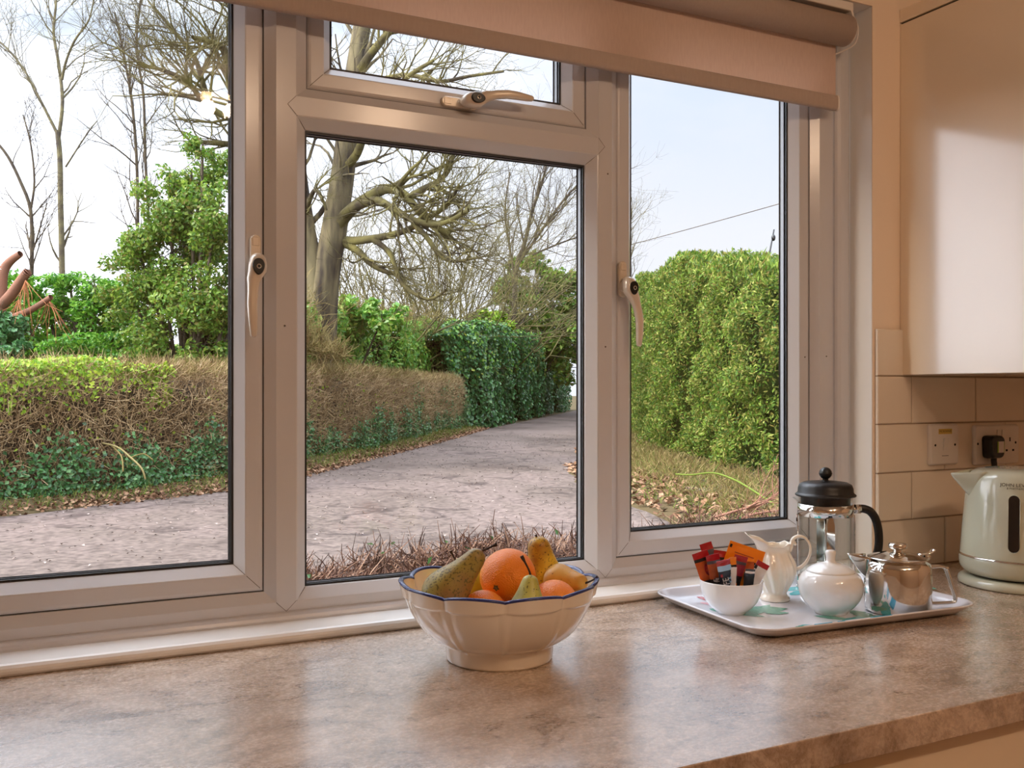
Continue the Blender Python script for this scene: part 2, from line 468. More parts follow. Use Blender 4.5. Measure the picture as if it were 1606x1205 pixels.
# bottom rail and chamfers under the two casements
def chamfer_up(x0, x1, z0, z1):          # wedge rising from flat edge z0 back to z1
    f.prism([(YF, Z(z0)), (YK, Z(z0)), (YK, Z(z1)), (YF+CH, Z(z1))], 'x', x0, x1)
def chamfer_dn(x0, x1, z0, z1):
    f.prism([(YF, Z(z1)), (YF+CH, Z(z0)), (YK, Z(z0)), (YK, Z(z1))], 'x', x0, x1)
def chamfer_r(x0, x1, z0, z1):           # wedge whose flat edge is x0, deep edge x1
    f.prism([(x0, YF), (x1, YF+CH), (x1, YK), (x0, YK)], 'z', Z(z0), Z(z1))
def chamfer_l(x0, x1, z0, z1):           # deep edge x0, flat edge x1
    f.prism([(x0, YF+CH), (x1, YF), (x1, YK), (x0, YK)], 'z', Z(z0), Z(z1))
zf = -0.3315
f.box(fx0, fx1, YF, YK, Z(ZB), Z(zf))
chamfer_up(fx0, 0.325, zf, zs0); chamfer_up(0.939, fx1, zf, zs0)
f.box(fx0, fx1, YF, YK, Z(zs1+0.0165), Z(fz1))
chamfer_dn(fx0, fx1, zs1, zs1+0.0165)
f.box(fx0, -0.186, YF, YK, Z(zf), Z(zs1+0.0165)); chamfer_r(-0.186, -0.170, zf, zs1+0.0165)
f.box(1.4505, fx1, YF, YK, Z(zf), Z(zs1+0.0165)); chamfer_l(1.434, 1.4505, zf, zs1+0.0165)
wpart('outer_frame', f, M['upvc'])
f = MB()
f.box(0.325, 0.3559, YF-0.0003, YK, Z(zf), Z(zs1+0.0165)); chamfer_l(0.3085, 0.325, zf, zs1+0.0165)
chamfer_r(0.3559, 0.3745, 0.4585, zs1+0.0165)
wpart('mullion', f, M['upvc'])
f = MB()
f.box(0.9101, 0.939, YF-0.0003, YK, Z(zf), Z(zs1+0.0165)); chamfer_r(0.939, 0.9555, zf, zs1+0.0165)
chamfer_l(0.8908, 0.9101, 0.4585, zs1+0.0165)
wpart('mullion', f, M['upvc'])
f = MB()
f.box(0.3559, 0.9101, YF, YK, Z(0.4293), Z(0.4585)); chamfer_up(0.3559, 0.9101, 0.4585, 0.475)
wpart('transom', f, M['upvc'])

# dark weld lines where the white bars are mitred together
f = MB()
def mline(x0, z0, x1, z1, y0, y1, wd=0.0007):
    a = Vector((x0, y0-0.0004, Z(z0))); b = Vector((x1, y1-0.0004, Z(z1)))
    d = (b-a); n_ = Vector((-d.z, 0, d.x)).normalized()*wd*0.5
    f.add([a-n_, b-n_, b+n_, a+n_], [(0, 1, 2, 3)])
mline(0.325, zf, 0.3405, -0.3465, YF-0.0004, YF-0.0004); mline(0.3559, zf, 0.3405, -0.3465, YF-0.0004, YF-0.0004)
mline(0.9101, zf, 0.9245, -0.3465, YF-0.0004, YF-0.0004); mline(0.939, zf, 0.9245, -0.3465, YF-0.0004, YF-0.0004)
mline(0.3559, 0.4293, 0.3425, 0.4439, YF-0.0004, YF-0.0004); mline(0.3559, 0.4585, 0.3425, 0.4439, YF-0.0004, YF-0.0004)
mline(0.9101, 0.4293, 0.9235, 0.4439, YF-0.0004, YF-0.0004); mline(0.9101, 0.4585, 0.9235, 0.4439, YF-0.0004, YF-0.0004)
wpart('weld_line', f, M['joint'])

def pane(parent, x0, x1, z0, z1, yg):
    """sealed double glazing: rubber, two sheets, bright spacer bar"""
    g = MB(); g.ring(x0-0.006, x1+0.006, Z(z0-0.006), Z(z1+0.006), [(0.002, yg-0.002), (0.0085, yg-0.002), (0.0085, yg+0.001)])
    wpart('rubber_seal', g, M['gasket'], parent)
    g = MB(); g.box(x0-0.005, x1+0.005, yg, yg+0.004, Z(z0-0.005), Z(z1+0.005)); g.box(x0-0.005, x1+0.005, yg+0.020, yg+0.024, Z(z0-0.005), Z(z1+0.005))
    wpart('glass_pane', g, M['glass'], parent)
    g = MB(); g.ring(x0-0.004, x1+0.004, Z(z0-0.004), Z(z1+0.004), [(0.0035, yg+0.0065), (0.0055, yg+0.0075), (0.0055, yg+0.0165), (0.0035, yg+0.0175)])
    wpart('spacer_bar', g, M['spacer'], parent)
    g = MB(); g.ring(x0-0.004, x1+0.004, Z(z0-0.004), Z(z1+0.004), [(0.001, yg+0.0045), (0.0075, yg+0.0045), (0.0052, yg+0.0066), (0.002, yg+0.0066)], close=True)
    g.ring(x0-0.004, x1+0.004, Z(z0-0.004), Z(z1+0.004), [(0.002, yg+0.0174), (0.0052, yg+0.0174), (0.0075, yg+0.0195), (0.001, yg+0.0195)], close=True)
    wpart('edge_sealant', g, M['gasket'], parent)

def sash(name, x0, x1, z0, z1):
    g = MB(); Y0 = YS
    g.ring(x0+0.001, x1-0.001, Z(z0+0.001), Z(z1-0.001), [(0, Y0+0.024), (0, Y0+0.006), (0.0008, Y0+0.0025), (0.0035, Y0+0.0006), (0.007, Y0), (0.0262, Y0), (0.0266, Y0+0.0012), (0.0266, 1.5045), (0.0, 1.5045)], close=True)
    so = wpart('casement_sash', g, M['upvc'])
    so['label'] = name
    g = MB(); d = 0.0258
    g.ring(x0+d, x1-d, Z(z0+d), Z(z1-d), [(0.001, Y0+0.003), (0.0013, Y0+0.0004), (0.003, Y0+0.0006), (0.0165, Y0+0.0165), (0.0172, Y0+0.019), (0.0172, Y0+0.022)])
    wpart('glazing_bead', g, M['bead'], so)
    i = 0.044
    pane(so, x0+i, x1-i, z0+i, z1-i, Y0+0.021)
    f2 = MB()
    for sx, sz in ((0, 0), (1, 0), (0, 1), (1, 1)):
        cx = x0 if sx == 0 else x1; dx = 1 if sx == 0 else -1
        cz = z0 if sz == 0 else z1; dz = 1 if sz == 0 else -1
        a = Vector((cx+dx*0.006, Y0-0.0003, Z(cz+dz*0.006))); b = Vector((cx+dx*0.0268, Y0-0.0003, Z(cz+dz*0.0268)))
        c = Vector((cx+dx*0.043, Y0+0.0170, Z(cz+dz*0.043)))
        n_ = Vector((-dz, 0, dx)).normalized()*0.00045
        f2.add([a-n_, b-n_, b+n_, a+n_], [(0, 1, 2, 3)])
        b2 = b+Vector((dx*0.002, 0.0004, dz*0.002))
        f2.add([b2-n_, c-n_, c+n_, b2+n_], [(0, 1, 2, 3)])
    wpart('weld_line', f2, M['joint'], so)
    # weather seal in the gap round the sash
    g = MB(); g.ring(x0-0.002, x1+0.002, Z(z0-0.002), Z(z1+0.002), [(0, YS+0.007), (0.006, YS+0.007), (0.006, YS+0.03)])
    wpart('weather_seal', g, M['gasket'], so)
    return so
sash('left opening casement', -0.170, 0.3085, zs0, zs1)
sash('small top-hung vent sash', 0.3745, 0.8908, 0.475, zs1)
sash('right opening casement', 0.9555, 1.434, zs0, zs1)
# fixed light in the middle
g = MB(); g.ring(0.3559, 0.9101, Z(-0.3327), Z(0.4293), [(-0.0008, YF+0.004), (0.0, YF+0.0002), (0.002, YF+0.0006), (0.0175, YF+0.0165), (0.0185, YF+0.019), (0.0185, YF+0.026)])
wpart('glazing_bead', g, M['bead'])
hold = MB(); hold.ring(0.3559, 0.9101, Z(-0.3327), Z(0.4293), [(0.0, YF+0.0462), (0.012, YF+0.0462), (0.012, YF+0.0475), (0.0, YF+0.0475)])
fixed = wpart('fixed_light', hold, M['upvc'])
pane(fixed, 0.3559+0.019, 0.9101-0.019, -0.3327+0.019, 0.4293-0.019, YF+0.022)
f2 = MB()
for cx, dx in ((0.3559, 1), (0.9101, -1)):
    for cz, dz in ((-0.3327, 1), (0.4293, -1)):
        a = Vector((cx+dx*0.001, YF-0.0003, Z(cz+dz*0.001))); c = Vector((cx+dx*0.0178, YF+0.0160, Z(cz+dz*0.0178)))
        n_ = Vector((-dz, 0, dx)).normalized()*0.00045
        f2.add([a-n_, c-n_, c+n_, a+n_], [(0, 1, 2, 3)])
wpart('weld_line', f2, M['joint'], fixed)

# handles: d = along the lever, s = sideways towards the tip's side, n = out into the room
def handle(c, d, s, yface, label, lift=0.0, side=0.009):
    """c: plate end (x, z rel. to eye); d, s: unit 2D vectors in the plane of the window"""
    D = Vector((d[0], 0, d[1])); Sv = Vector((s[0], 0, s[1])); N_ = Vector((0, -1, 0))
    O = Vector((c[0], yface, Z(c[1])))
    def at(t, q, n): return O+D*t+Sv*q+N_*n
    h = MB()
    # lever: head rises from the plate, then a tapering cranked grip
    secs = [(0.031, 0.000, 0.020, 0.0040, 0.007), (0.034, 0.000, 0.023, 0.0085, 0.011), (0.040, 0.0005, 0.026, 0.0120, 0.0125), (0.050, 0.001, 0.028, 0.0138, 0.0125),
            (0.060, 0.002, 0.029, 0.0136, 0.0115), (0.070, 0.0045+side*0.2, 0.030, 0.0112, 0.010), (0.078, 0.005+side*0.35, 0.031, 0.0088, 0.0085), (0.090, 0.003+side*0.7, 0.033, 0.0078, 0.0068),
            (0.110, 0.002+side*0.95, 0.035, 0.0075, 0.0062), (0.130, 0.001+side, 0.036, 0.0070, 0.0057), (0.148, side, 0.036, 0.0058, 0.0050), (0.157, side, 0.0355, 0.0048, 0.0042), (0.1595, side, 0.0355, 0.0028, 0.003)]
    n = 18; vs = []
    for t, q, nn, hw, hn in secs:
        for k in range(n):
            a = 2*math.pi*k/n
            ca, sa = math.cos(a), math.sin(a)
            e_ = 0.75
            vs.append(at(t, q+lift*0+hw*math.copysign(abs(ca)**e_, ca), nn+hn*math.copysign(abs(sa)**e_, sa)))
    m = len(secs)
    fs = [(i*n+k, i*n+(k+1) % n, (i+1)*n+(k+1) % n, (i+1)*n+k) for i in range(m-1) for k in range(n)]
    fs += [tuple(range(n))[::-1], tuple((m-1)*n+k for k in range(n))]
    h.add(vs, fs, 0, True)
    # neck
    neck = []
    for nn, r in ((0.004, 0.0095), (0.012, 0.0088), (0.022, 0.0095)):
        for k in range(16):
            a = 2*math.pi*k/16; neck.append(at(0.048+r*1.2*math.cos(a), r*math.sin(a), nn))
    h.add(neck, [(i*16+k, i*16+(k+1) % 16, (i+1)*16+(k+1) % 16, (i+1)*16+k) for i in range(2) for k in range(16)], 0, True)
    ho = wpart('window_handle', h, M['handle'])
    ho['label'] = label
    # backplate with rounded ends and a little cover flap
    p = MB(); hw = 0.0085; L_ = 0.068; pts = []
    for k in range(9):
        a = math.pi*k/8; pts.append((0.0085-hw*math.sin(a), -hw*math.cos(a)))
    for k in range(9):
        a = math.pi*k/8; pts.append((L_-0.0085+hw*math.sin(a), hw*math.cos(a)))
    K = len(pts); vs = []
    for nn, sc in ((0.0, 1.0), (0.006, 1.0), (0.0078, 0.82)):
        for t, q in pts:
            tt = L_/2+(t-L_/2)*(1 if sc == 1 else 0.965); vs.append(at(tt, q*sc, nn))
    p.add(vs, [(i*K+k, i*K+(k+1) % K, (i+1)*K+(k+1) % K, (i+1)*K+k) for i in range(2) for k in range(K)]+[tuple(2*K+k for k in range(K))], 0, False)
    wpart('backplate', p, M['handle'], ho)
    p = MB(); vs = [at(t, q, nn) for nn in (0.0075, 0.0088) for t, q in ((0.004, -0.0052), (0.0175, -0.0052), (0.0175, 0.0052), (0.004, 0.0052))]
    p.add(vs, [(4, 5, 6, 7), (0, 1, 5, 4), (1, 2, 6, 5), (2, 3, 7, 6), (3, 0, 4, 7)], 0)
    bevel(wpart('screw_cover', p, M['handle'], ho), 0.001, 2)
    # lock: black egg-shaped rosette with a small bright cylinder
    k_ = MB(); vs = []
    for nn, sc in ((0.0385, 1.0), (0.0418, 1.0), (0.0428, 0.9)):
        for k in range(24):
            a = 2*math.pi*k/24
            vs.append(at(0.053+0.0125*sc*math.cos(a), 0.0022+0.0088*sc*math.sin(a)*(1-0.15*math.cos(a)), nn))
    k_.add(vs, [(i*24+k, i*24+(k+1) % 24, (i+1)*24+(k+1) % 24, (i+1)*24+k) for i in range(2) for k in range(24)]+[tuple(48+k for k in range(24))], 0, False)
    vs = []
    for nn, r in ((0.0425, 0.0036), (0.0440, 0.0036), (0.0440, 0.0024), (0.0432, 0.0022)):
        for k in range(16):
            a = 2*math.pi*k/16; vs.append(at(0.053+r*math.cos(a), 0.0022+r*math.sin(a), nn))
    k_.add(vs, [(i*16+k, i*16+(k+1) % 16, (i+1)*16+(k+1) % 16, (i+1)*16+k) for i in range(3) for k in range(16)], 1, True)
    wpart('key_lock', k_, [M['black'], M['chrome']], ho)
    return ho
handle((0.2945, 0.2375), (0, -1), (-1, 0), YS, 'handle on the left casement')
handle((0.9665, 0.2375), (0, -1), (1, 0), YS, 'handle on the right casement', side=0.016)
handle((0.603, 0.487), (1, 0), (0, 1), YS, 'handle on the top vent', side=0.016)

for sx, sz, sy in ((0.338, 0.098, YF-0.0004), (0.925, 0.077, YF-0.0004), (1.4695, 0.068, YF), (1.4205, 0.066, YS), (0.930, 0.395, YF-0.0004)):
    g = MB(); g.tube([(sx, sy+0.001, Z(sz)), (sx, sy-0.0005, Z(sz))], 0.0016, 10)
    wpart('screw_hole', g, M['joint'])

# ------------------------------------------------------------------ roller blind
def fabric(name, TRANSL):
    m, nt, out = new_mat(name)
    b = nt.nodes.new('ShaderNodeBsdfDiffuse'); t = nt.nodes.new('ShaderNodeBsdfTranslucent')
    tc = nt.nodes.new('ShaderNodeTexCoord'); n = nt.nodes.new('ShaderNodeTexNoise'); n.inputs['Scale'].default_value = 260
    mp = nt.nodes.new('ShaderNodeMapping'); mp.inputs['Scale'].default_value = (1, 1, 0.2)
    nt.links.new(tc.outputs['Object'], mp.inputs[0]); nt.links.new(mp.outputs[0], n.inputs['Vector'])
    r = nt.nodes.new('ShaderNodeMix'); r.data_type = 'RGBA'
    k_ = 0.80 if TRANSL < 0.2 else 1.0  # hem and roll copy darkened: shade from missing backlight put into the colour
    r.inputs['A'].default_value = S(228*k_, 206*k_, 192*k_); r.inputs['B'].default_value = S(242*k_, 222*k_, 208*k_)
    nt.links.new(n.outputs['Fac'], r.inputs['Factor'])
    nt.links.new(r.outputs['Result'], b.inputs[0]); nt.links.new(r.outputs['Result'], t.inputs[0])
    mx = nt.nodes.new('ShaderNodeMixShader'); mx.inputs[0].default_value = TRANSL
    nt.links.new(b.outputs[0], mx.inputs[1]); nt.links.new(t.outputs[0], mx.inputs[2]); nt.links.new(mx.outputs[0], out.inputs[0])
    return m
M['fabric'] = fabric('blind_fabric', 0.45); M['shaded_fabric'] = fabric('blind_fabric_painted_shade', 0.05)
BX0, BX1, BY = -0.235, 1.4605, 1.432
bl = empty('roller_blind', (0.6, BY, Z(0.78)), 'beige fabric roller blind rolled most of the way up over the window', 'blind')
BO = Vector(bl.location)
def bpart(name, mb, mats, parent=None):
    mb.v = [(x-BO.x, y-BO.y, z-BO.z) for x, y, z in mb.v]
    return mb.build(name, mats, parent or bl)
g = MB(); g.box(BX0, BX1, BY+0.0005, BY+0.0015, Z(0.601), Z(0.742)); bpart('fabric_panel', g, M['fabric'])
g = MB(); pr = []
for k in range(20):
    a = 2*math.pi*k/20; ca, sa = math.cos(a), math.sin(a)
    pr.append((BY+0.001+0.0075*math.copysign(abs(ca)**0.6, ca), Z(0.5875)+0.0155*math.copysign(abs(sa)**0.7, sa)))
g.prism(pr, 'x', BX0, BX1); hb = bpart('hem_bar', g, M['shaded_fabric'])
g = MB()
for xx in (BX0-0.004, BX1):
    pr2 = [(y+(y-BY)*0.08, z+(z-Z(0.5875))*0.06) for y, z in pr]
    g = MB(); g.prism(pr2, 'x', xx, xx+0.004)
    bpart('end_cap', g, M['white_plastic'], hb)
g = MB(); pr = []
for k in range(28):
    a = 2*math.pi*k/28; pr.append((1.418+0.031*math.cos(a), Z(0.733)+0.031*math.sin(a)))
g.prism(pr, 'x', BX0+0.01, BX1+0.013); ro = bpart('fabric_roll', g, M['shaded_fabric']); ro.data.polygons.foreach_set('use_smooth', [len(p.vertices) == 4 for p in ro.data.polygons])
g = MB(); g.box(BX0-0.02, BX1+0.022, 1.405, 1.452, Z(0.7705), Z(0.7885)); bevel(bpart('mounting_rail', g, M['white_plastic']), 0.002, 2)
g = MB()
for xx in (BX0+0.002, BX1+0.0145):
    pr = []
    for k in range(13):
        a = math.pi+math.pi*k/12; pr.append((1.419+0.026*math.cos(a), Z(0.731)+0.026*math.sin(a)))
    pr += [(1.445, Z(0.771)), (1.393+0.012, Z(0.771))]
    g = MB(); g.prism(pr, 'x', xx, xx+0.005)
    bpart('end_bracket', g, M['white_plastic'])
g = MB()                           # control cord loop at the right end
xc = BX1+0.024
g.tube(smooth_pts([(xc, 1.412, Z(0.765)), (xc+0.005, 1.400, Z(0.735)), (xc+0.002, 1.406, Z(0.706)), (xc-0.012, 1.425, Z(0.694)), (xc-0.026, 1.440, Z(0.689))], 6), 0.0014, 8)
g.tube(smooth_pts([(xc-0.022, 1.447, Z(0.70)), (xc-0.022, 1.449, Z(0.66)), (xc-0.021, 1.449, Z(0.61)), (xc-0.022, 1.447, Z(0.577))], 4), [0.004]*3+[0.0065]*7+[0.004]*3, 10)
bpart('control_cord', g, M['white_plastic'])

# ------------------------------------------------------------------ worktop and units
YW = 0.760
w = MB(); w.box(XL+0.002, XR-0.002, YW, YP-0.002, WT-0.0367, WT)
wo = w.build('worktop', M['stone']); bevel(wo, 0.0012, 2)
tag(wo, 'brown stone-effect worktop running under the window', 'worktop')
def cabinet(name, x0, x1, y0, y1, z0, z1, front, label, cat, group=None, doors=1):
    c = empty(name, ((x0+x1)/2, (y0+y1)/2, z0), label, cat, group)
    o = Vector(c.location)
    def part(nm, bx, m, bv=0.0012, par=None):
        g = MB(); g.box(bx[0]-o.x, bx[1]-o.x, bx[2]-o.y, bx[3]-o.y, bx[4]-o.z, bx[5]-o.z)
        return bevel(g.build(nm, m, par or c), bv, 2)
    return c, part
for i, (x0, x1, lab) in enumerate(((-1.65, -1.05, 'cream base unit at the far left end under the worktop'), (-1.05, -0.45, 'cream base unit second from the left end under the worktop'),
                                   (-0.45, 0.15, 'cream base unit third from the left end under the worktop'), (0.15, 0.75, 'cream base unit below the fruit bowl'),
                                   (0.75, 1.35, 'cream gloss base unit whose top shows below the worktop edge at the bottom right'), (1.35, 1.95, 'cream gloss base unit under the worktop below the kettle'),
                                   (1.95, 2.55, 'cream base unit at the right end under the worktop'))):
    if x1 < 0.7 or x0 > 1.9: continue
    c, part = cabinet('base_cabinet', x0, x1, 0.80, 1.38, 0.0, WT-0.038, None, lab, 'cabinet', 'base units under the worktop')
    part('carcass', (x0+0.001, x1-0.001, 0.803, 1.385, 0.12, WT-0.0385), M['carcass'])
    part('plinth', (x0+0.001, x1-0.001, 0.85, 0.866, 0.0, 0.12), M['carcass'])
    d = part('door', (x0+0.0015, x1-0.0015, 0.7825, 0.8015, 0.125, WT-0.0405), M['gloss'], 0.002)
CXL = 1.6126
c, part = cabinet('wall_cabinet', CXL, 2.22, 1.08, 1.395, Z(0.029), Z(0.765), None, 'cream gloss wall cabinet hung on the wall right of the window', 'cabinet')
part('end_panel', (CXL, CXL+0.018, 1.06, YP-0.0005, Z(0.029), Z(0.765)), M['gloss'], 0.0015)
part('carcass', (CXL+0.0185, 2.20, 1.082, YP-0.001, Z(0.031), Z(0.764)), M['carcass'])
part('door', (CXL+0.019, 2.20, 1.0605, 1.0795, Z(0.029), Z(0.765)), M['gloss'], 0.002)
part('cornice', (CXL-0.0015, 2.22, 1.06, YP-0.0005, Z(0.7685), Z(0.796)), M['gloss'], 0.0015)
part('shadow_gap', (CXL+0.005, 2.195, 1.07, YP-0.001, Z(0.7645), Z(0.769)), M['black'], 0.0002)

# ------------------------------------------------------------------ ceiling lamps (behind the viewer; seen mirrored in glass, plastic and steel)
def glow(name, col, st):
    m, nt, out = new_mat(name)
    e_ = nt.nodes.new('ShaderNodeEmission'); e_.inputs[0].default_value = col; e_.inputs[1].default_value = st
    nt.links.new(e_.outputs[0], out.inputs[0]); return m
M['bulb'] = glow('lit_bulb', (1.0, 0.66, 0.36, 1), 60.0)
LAMP_W = 7.2
for lx, ly, lab in ((0.585, -0.56, 'twin-bulb white ceiling spotlight fitting nearer the left of the kitchen'), (1.18, -0.52, 'twin-bulb white ceiling spotlight fitting nearer the wall cabinet')):
    lm = empty('ceiling_lamp', (lx, ly, ZC), lab, 'lamp', 'ceiling spotlights')
    g = MB(); g.lathe([(0.0001, -0.001), (0.075, -0.001), (0.075, -0.018), (0.070, -0.022), (0.0001, -0.022)], 32)
    g.build('ceiling_plate', M['white_plastic'], lm)
    for s in (-1, 1):
        g = MB(); g.lathe([(0.012, -0.02), (0.030, -0.024), (0.040, -0.034), (0.042, -0.052), (0.039, -0.052), (0.036, -0.036), (0.011, -0.026)], 28, (s*0.045, 0, 0))
        sh = g.build('lamp_shade', M['white_plastic'], lm)
        g = MB(); g.sphere((s*0.045, 0, -0.046), 0.020, 20, 12); g.build('bulb', M['bulb'], sh)
        ld = bpy.data.lights.new('lamp_light', 'POINT'); ld.energy = LAMP_W; ld.color = (1.0, 0.70, 0.48); ld.shadow_soft_size = 0.028
        lo = bpy.data.objects.new('lamp_light', ld); COL.objects.link(lo); lo.parent = lm; lo.location = (s*0.045, 0, -0.098)
# ------------------------------------------------------------------ fruit bowl
BC = Vector((0.5745, 1.189, WT))
RV = Vector((CT, -ST, 0)); FV = Vector((ST, CT, 0))      # right / away, as seen by the viewer
bowl = empty('fruit_bowl', BC, 'large lobed cream bowl with a blue rim holding oranges and pears', 'bowl')
NL = 10
PH0 = math.atan2(-FV.y, -FV.x)+math.radians(4)           # one rib faces the viewer
def lobe(t):
    x = ((t-PH0)*NL/(2*math.pi)) % 1.0                   # 0 at a rib, 0.5 in the middle of a panel
    return abs(math.sin(math.pi*x))
def bowl_rf(r, z, t, i):
    c = lobe(t)
    k = min(1, max(0, (z-0.022)/0.06))                   # lobes fade out at the foot
    kr = min(1, max(0, (z-0.088)/0.018))
    bulge = (c**0.5-0.74)*(0.0060+0.0030*kr)*k
    # recessed panels below a plain band: the panel arches up to a point at the ribs
    zb = 0.0895+0.0035*(1-c)**3
    rec = 0.0030*min(1, max(0, (zb-z)/0.0022))*min(1, max(0, (z-0.020)/0.006))*min(1, max(0, (c-0.06)/0.16))
    zz = z+kr*((c**0.6)-0.7)*0.006
    return (r+bulge-rec*(1 if i < NOUT else 0), zz)
outer = [(0.0728, 0.0), (0.0742, 0.0015), (0.0748, 0.004), (0.0755, 0.010), (0.0760, 0.0165), (0.0765, 0.0205), (0.0785, 0.0232)]
for z in np.linspace(0.027, 0.0845, 18):
    u_ = (z-0.0235)/(0.109-0.0235); outer.append((0.078+0.0585*math.sin(u_*math.pi/2)**0.62, z))
for z in (0.0865, 0.088, 0.0892, 0.0904, 0.0918, 0.0932, 0.095, 0.099, 0.103, 0.1065):
    u_ = (z-0.0235)/(0.109-0.0235); outer.append((0.078+0.0585*math.sin(u_*math.pi/2)**0.62+0.0016*max(0, (z-0.098)/0.01), z))
NOUT = len(outer)
inner = [(0.1318, 0.1065), (0.1308, 0.100), (0.1285, 0.090), (0.1245, 0.078), (0.119, 0.064), (0.110, 0.050), (0.098, 0.038), (0.082, 0.030), (0.055, 0.025), (0.0001, 0.024)]
g = MB(); g.lathe([(0.0001, 0.003), (0.070, 0.003)]+outer, 240, rf=bowl_rf)
g.lathe(inner, 240, rf=bowl_rf)
g.build('bowl_body', M['bowlc'], bowl)
g = MB()
rimp = [(outer[-1][0]-0.0003, 0.1064), (outer[-1][0]+0.0008, 0.1080), (outer[-1][0]-0.0008, 0.1096), (outer[-1][0]-0.0032, 0.1100), (0.1320, 0.1088), (0.1314, 0.1062)]
NOUT_save = NOUT; NOUT = 0
g.lathe(rimp, 240, rf=bowl_rf)
NOUT = NOUT_save
rim = g.build('rim', M['blue_rim'], bowl); rim['label'] = 'worn blue rim'

def orange_mat(name, c1, c2):
    m, nt, out = new_mat(name)
    b = nt.nodes.new('ShaderNodeBsdfPrincipled'); b.inputs['Roughness'].default_value = 0.36
    b.inputs['Subsurface Weight'].default_value = 0.12; b.inputs['Subsurface Radius'].default_value = (0.01, 0.004, 0.001)
    b.inputs['Subsurface Scale'].default_value = 0.5
    tc = nt.nodes.new('ShaderNodeTexCoord'); n = nt.nodes.new('ShaderNodeTexNoise'); n.inputs['Scale'].default_value = 14; n.inputs['Detail'].default_value = 4
    nt.links.new(tc.outputs['Object'], n.inputs['Vector'])
    mx = nt.nodes.new('ShaderNodeMix'); mx.data_type = 'RGBA'; mx.inputs['A'].default_value = c1; mx.inputs['B'].default_value = c2
    nt.links.new(n.outputs['Fac'], mx.inputs['Factor']); nt.links.new(mx.outputs['Result'], b.inputs['Base Color'])
    v = nt.nodes.new('ShaderNodeTexVoronoi'); v.inputs['Scale'].default_value = 520
    nt.links.new(tc.outputs['Object'], v.inputs['Vector'])
    bp = nt.nodes.new('ShaderNodeBump'); bp.inputs['Strength'].default_value = 0.6; bp.inputs['Distance'].default_value = 0.0012
    nt.links.new(v.outputs['Distance'], bp.inputs['Height']); nt.links.new(bp.outputs[0], b.inputs['Normal'])
    nt.links.new(b.outputs[0], out.inputs[0]); return m
def pear_mat(name, base, blot, spots, freck, bscale=22, thr=0.52):
    m, nt, out = new_mat(name)
    N = nt.nodes.new; L = nt.links.new
    b = N('ShaderNodeBsdfPrincipled'); b.inputs['Roughness'].default_value = 0.42
    tc = N('ShaderNodeTexCoord')
    n1 = N('ShaderNodeTexNoise'); n1.inputs['Scale'].default_value = bscale; n1.inputs['Detail'].default_value = 5; L(tc.outputs['Object'], n1.inputs['Vector'])
    r1 = N('ShaderNodeValToRGB'); r1.color_ramp.elements[0].position = thr-0.14; r1.color_ramp.elements[1].position = thr+0.12
    L(n1.outputs['Fac'], r1.inputs[0])
    mx = N('ShaderNodeMix'); mx.data_type = 'RGBA'; mx.inputs['A'].default_value = base; mx.inputs['B'].default_value = blot; L(r1.outputs[0], mx.inputs['Factor'])
    n2 = N('ShaderNodeTexNoise'); n2.inputs['Scale'].default_value = 300; n2.inputs['Detail'].default_value = 3; L(tc.outputs['Object'], n2.inputs['Vector'])
    r2 = N('ShaderNodeValToRGB'); r2.color_ramp.elements[0].position = freck; r2.color_ramp.elements[1].position = freck+0.05; L(n2.outputs['Fac'], r2.inputs[0])
    m2 = N('ShaderNodeMix'); m2.data_type = 'RGBA'; m2.inputs['B'].default_value = spots; L(mx.outputs['Result'], m2.inputs['A']); L(r2.outputs[0], m2.inputs['Factor'])
    L(m2.outputs['Result'], b.inputs['Base Color']); L(b.outputs[0], out.inputs[0]); return m
M['orange'] = orange_mat('orange_peel', S(252, 150, 24), S(240, 120, 14))
M['orange_pale'] = orange_mat('pale_orange_peel', S(246, 152, 50), S(238, 124, 28))
M['calyx'] = pbr('dry_calyx', S(60, 62, 30), 0.8, col2=S(120, 96, 50), scale=120)
M['stem'] = pbr('pear_stem', S(58, 40, 28), 0.7, var=0.5, scale=80)
M['pear_green'] = pear_mat('green_russet_pear', S(166, 164, 66), S(150, 112, 58), S(104, 92, 40), 0.55, 11, 0.47)
M['pear_front'] = pear_mat('green_yellow_pear', S(190, 182, 88), S(120, 118, 44), S(84, 78, 34), 0.62)
M['pear_yellow'] = pear_mat('bruised_yellow_pear', S(228, 192, 52), S(156, 104, 28), S(80, 50, 18), 0.60, 24, 0.55)
M['pear_gold'] = pear_mat('golden_pear', S(222, 178, 82), S(198, 140, 46), S(130, 86, 34), 0.66)
M['pear_lime'] = pear_mat('lime_pear', S(206, 208, 84), S(178, 184, 62), S(120, 120, 40), 0.66)
def BP(p, q, z): return BC+RV*p+FV*q+Vector((0, 0, z))
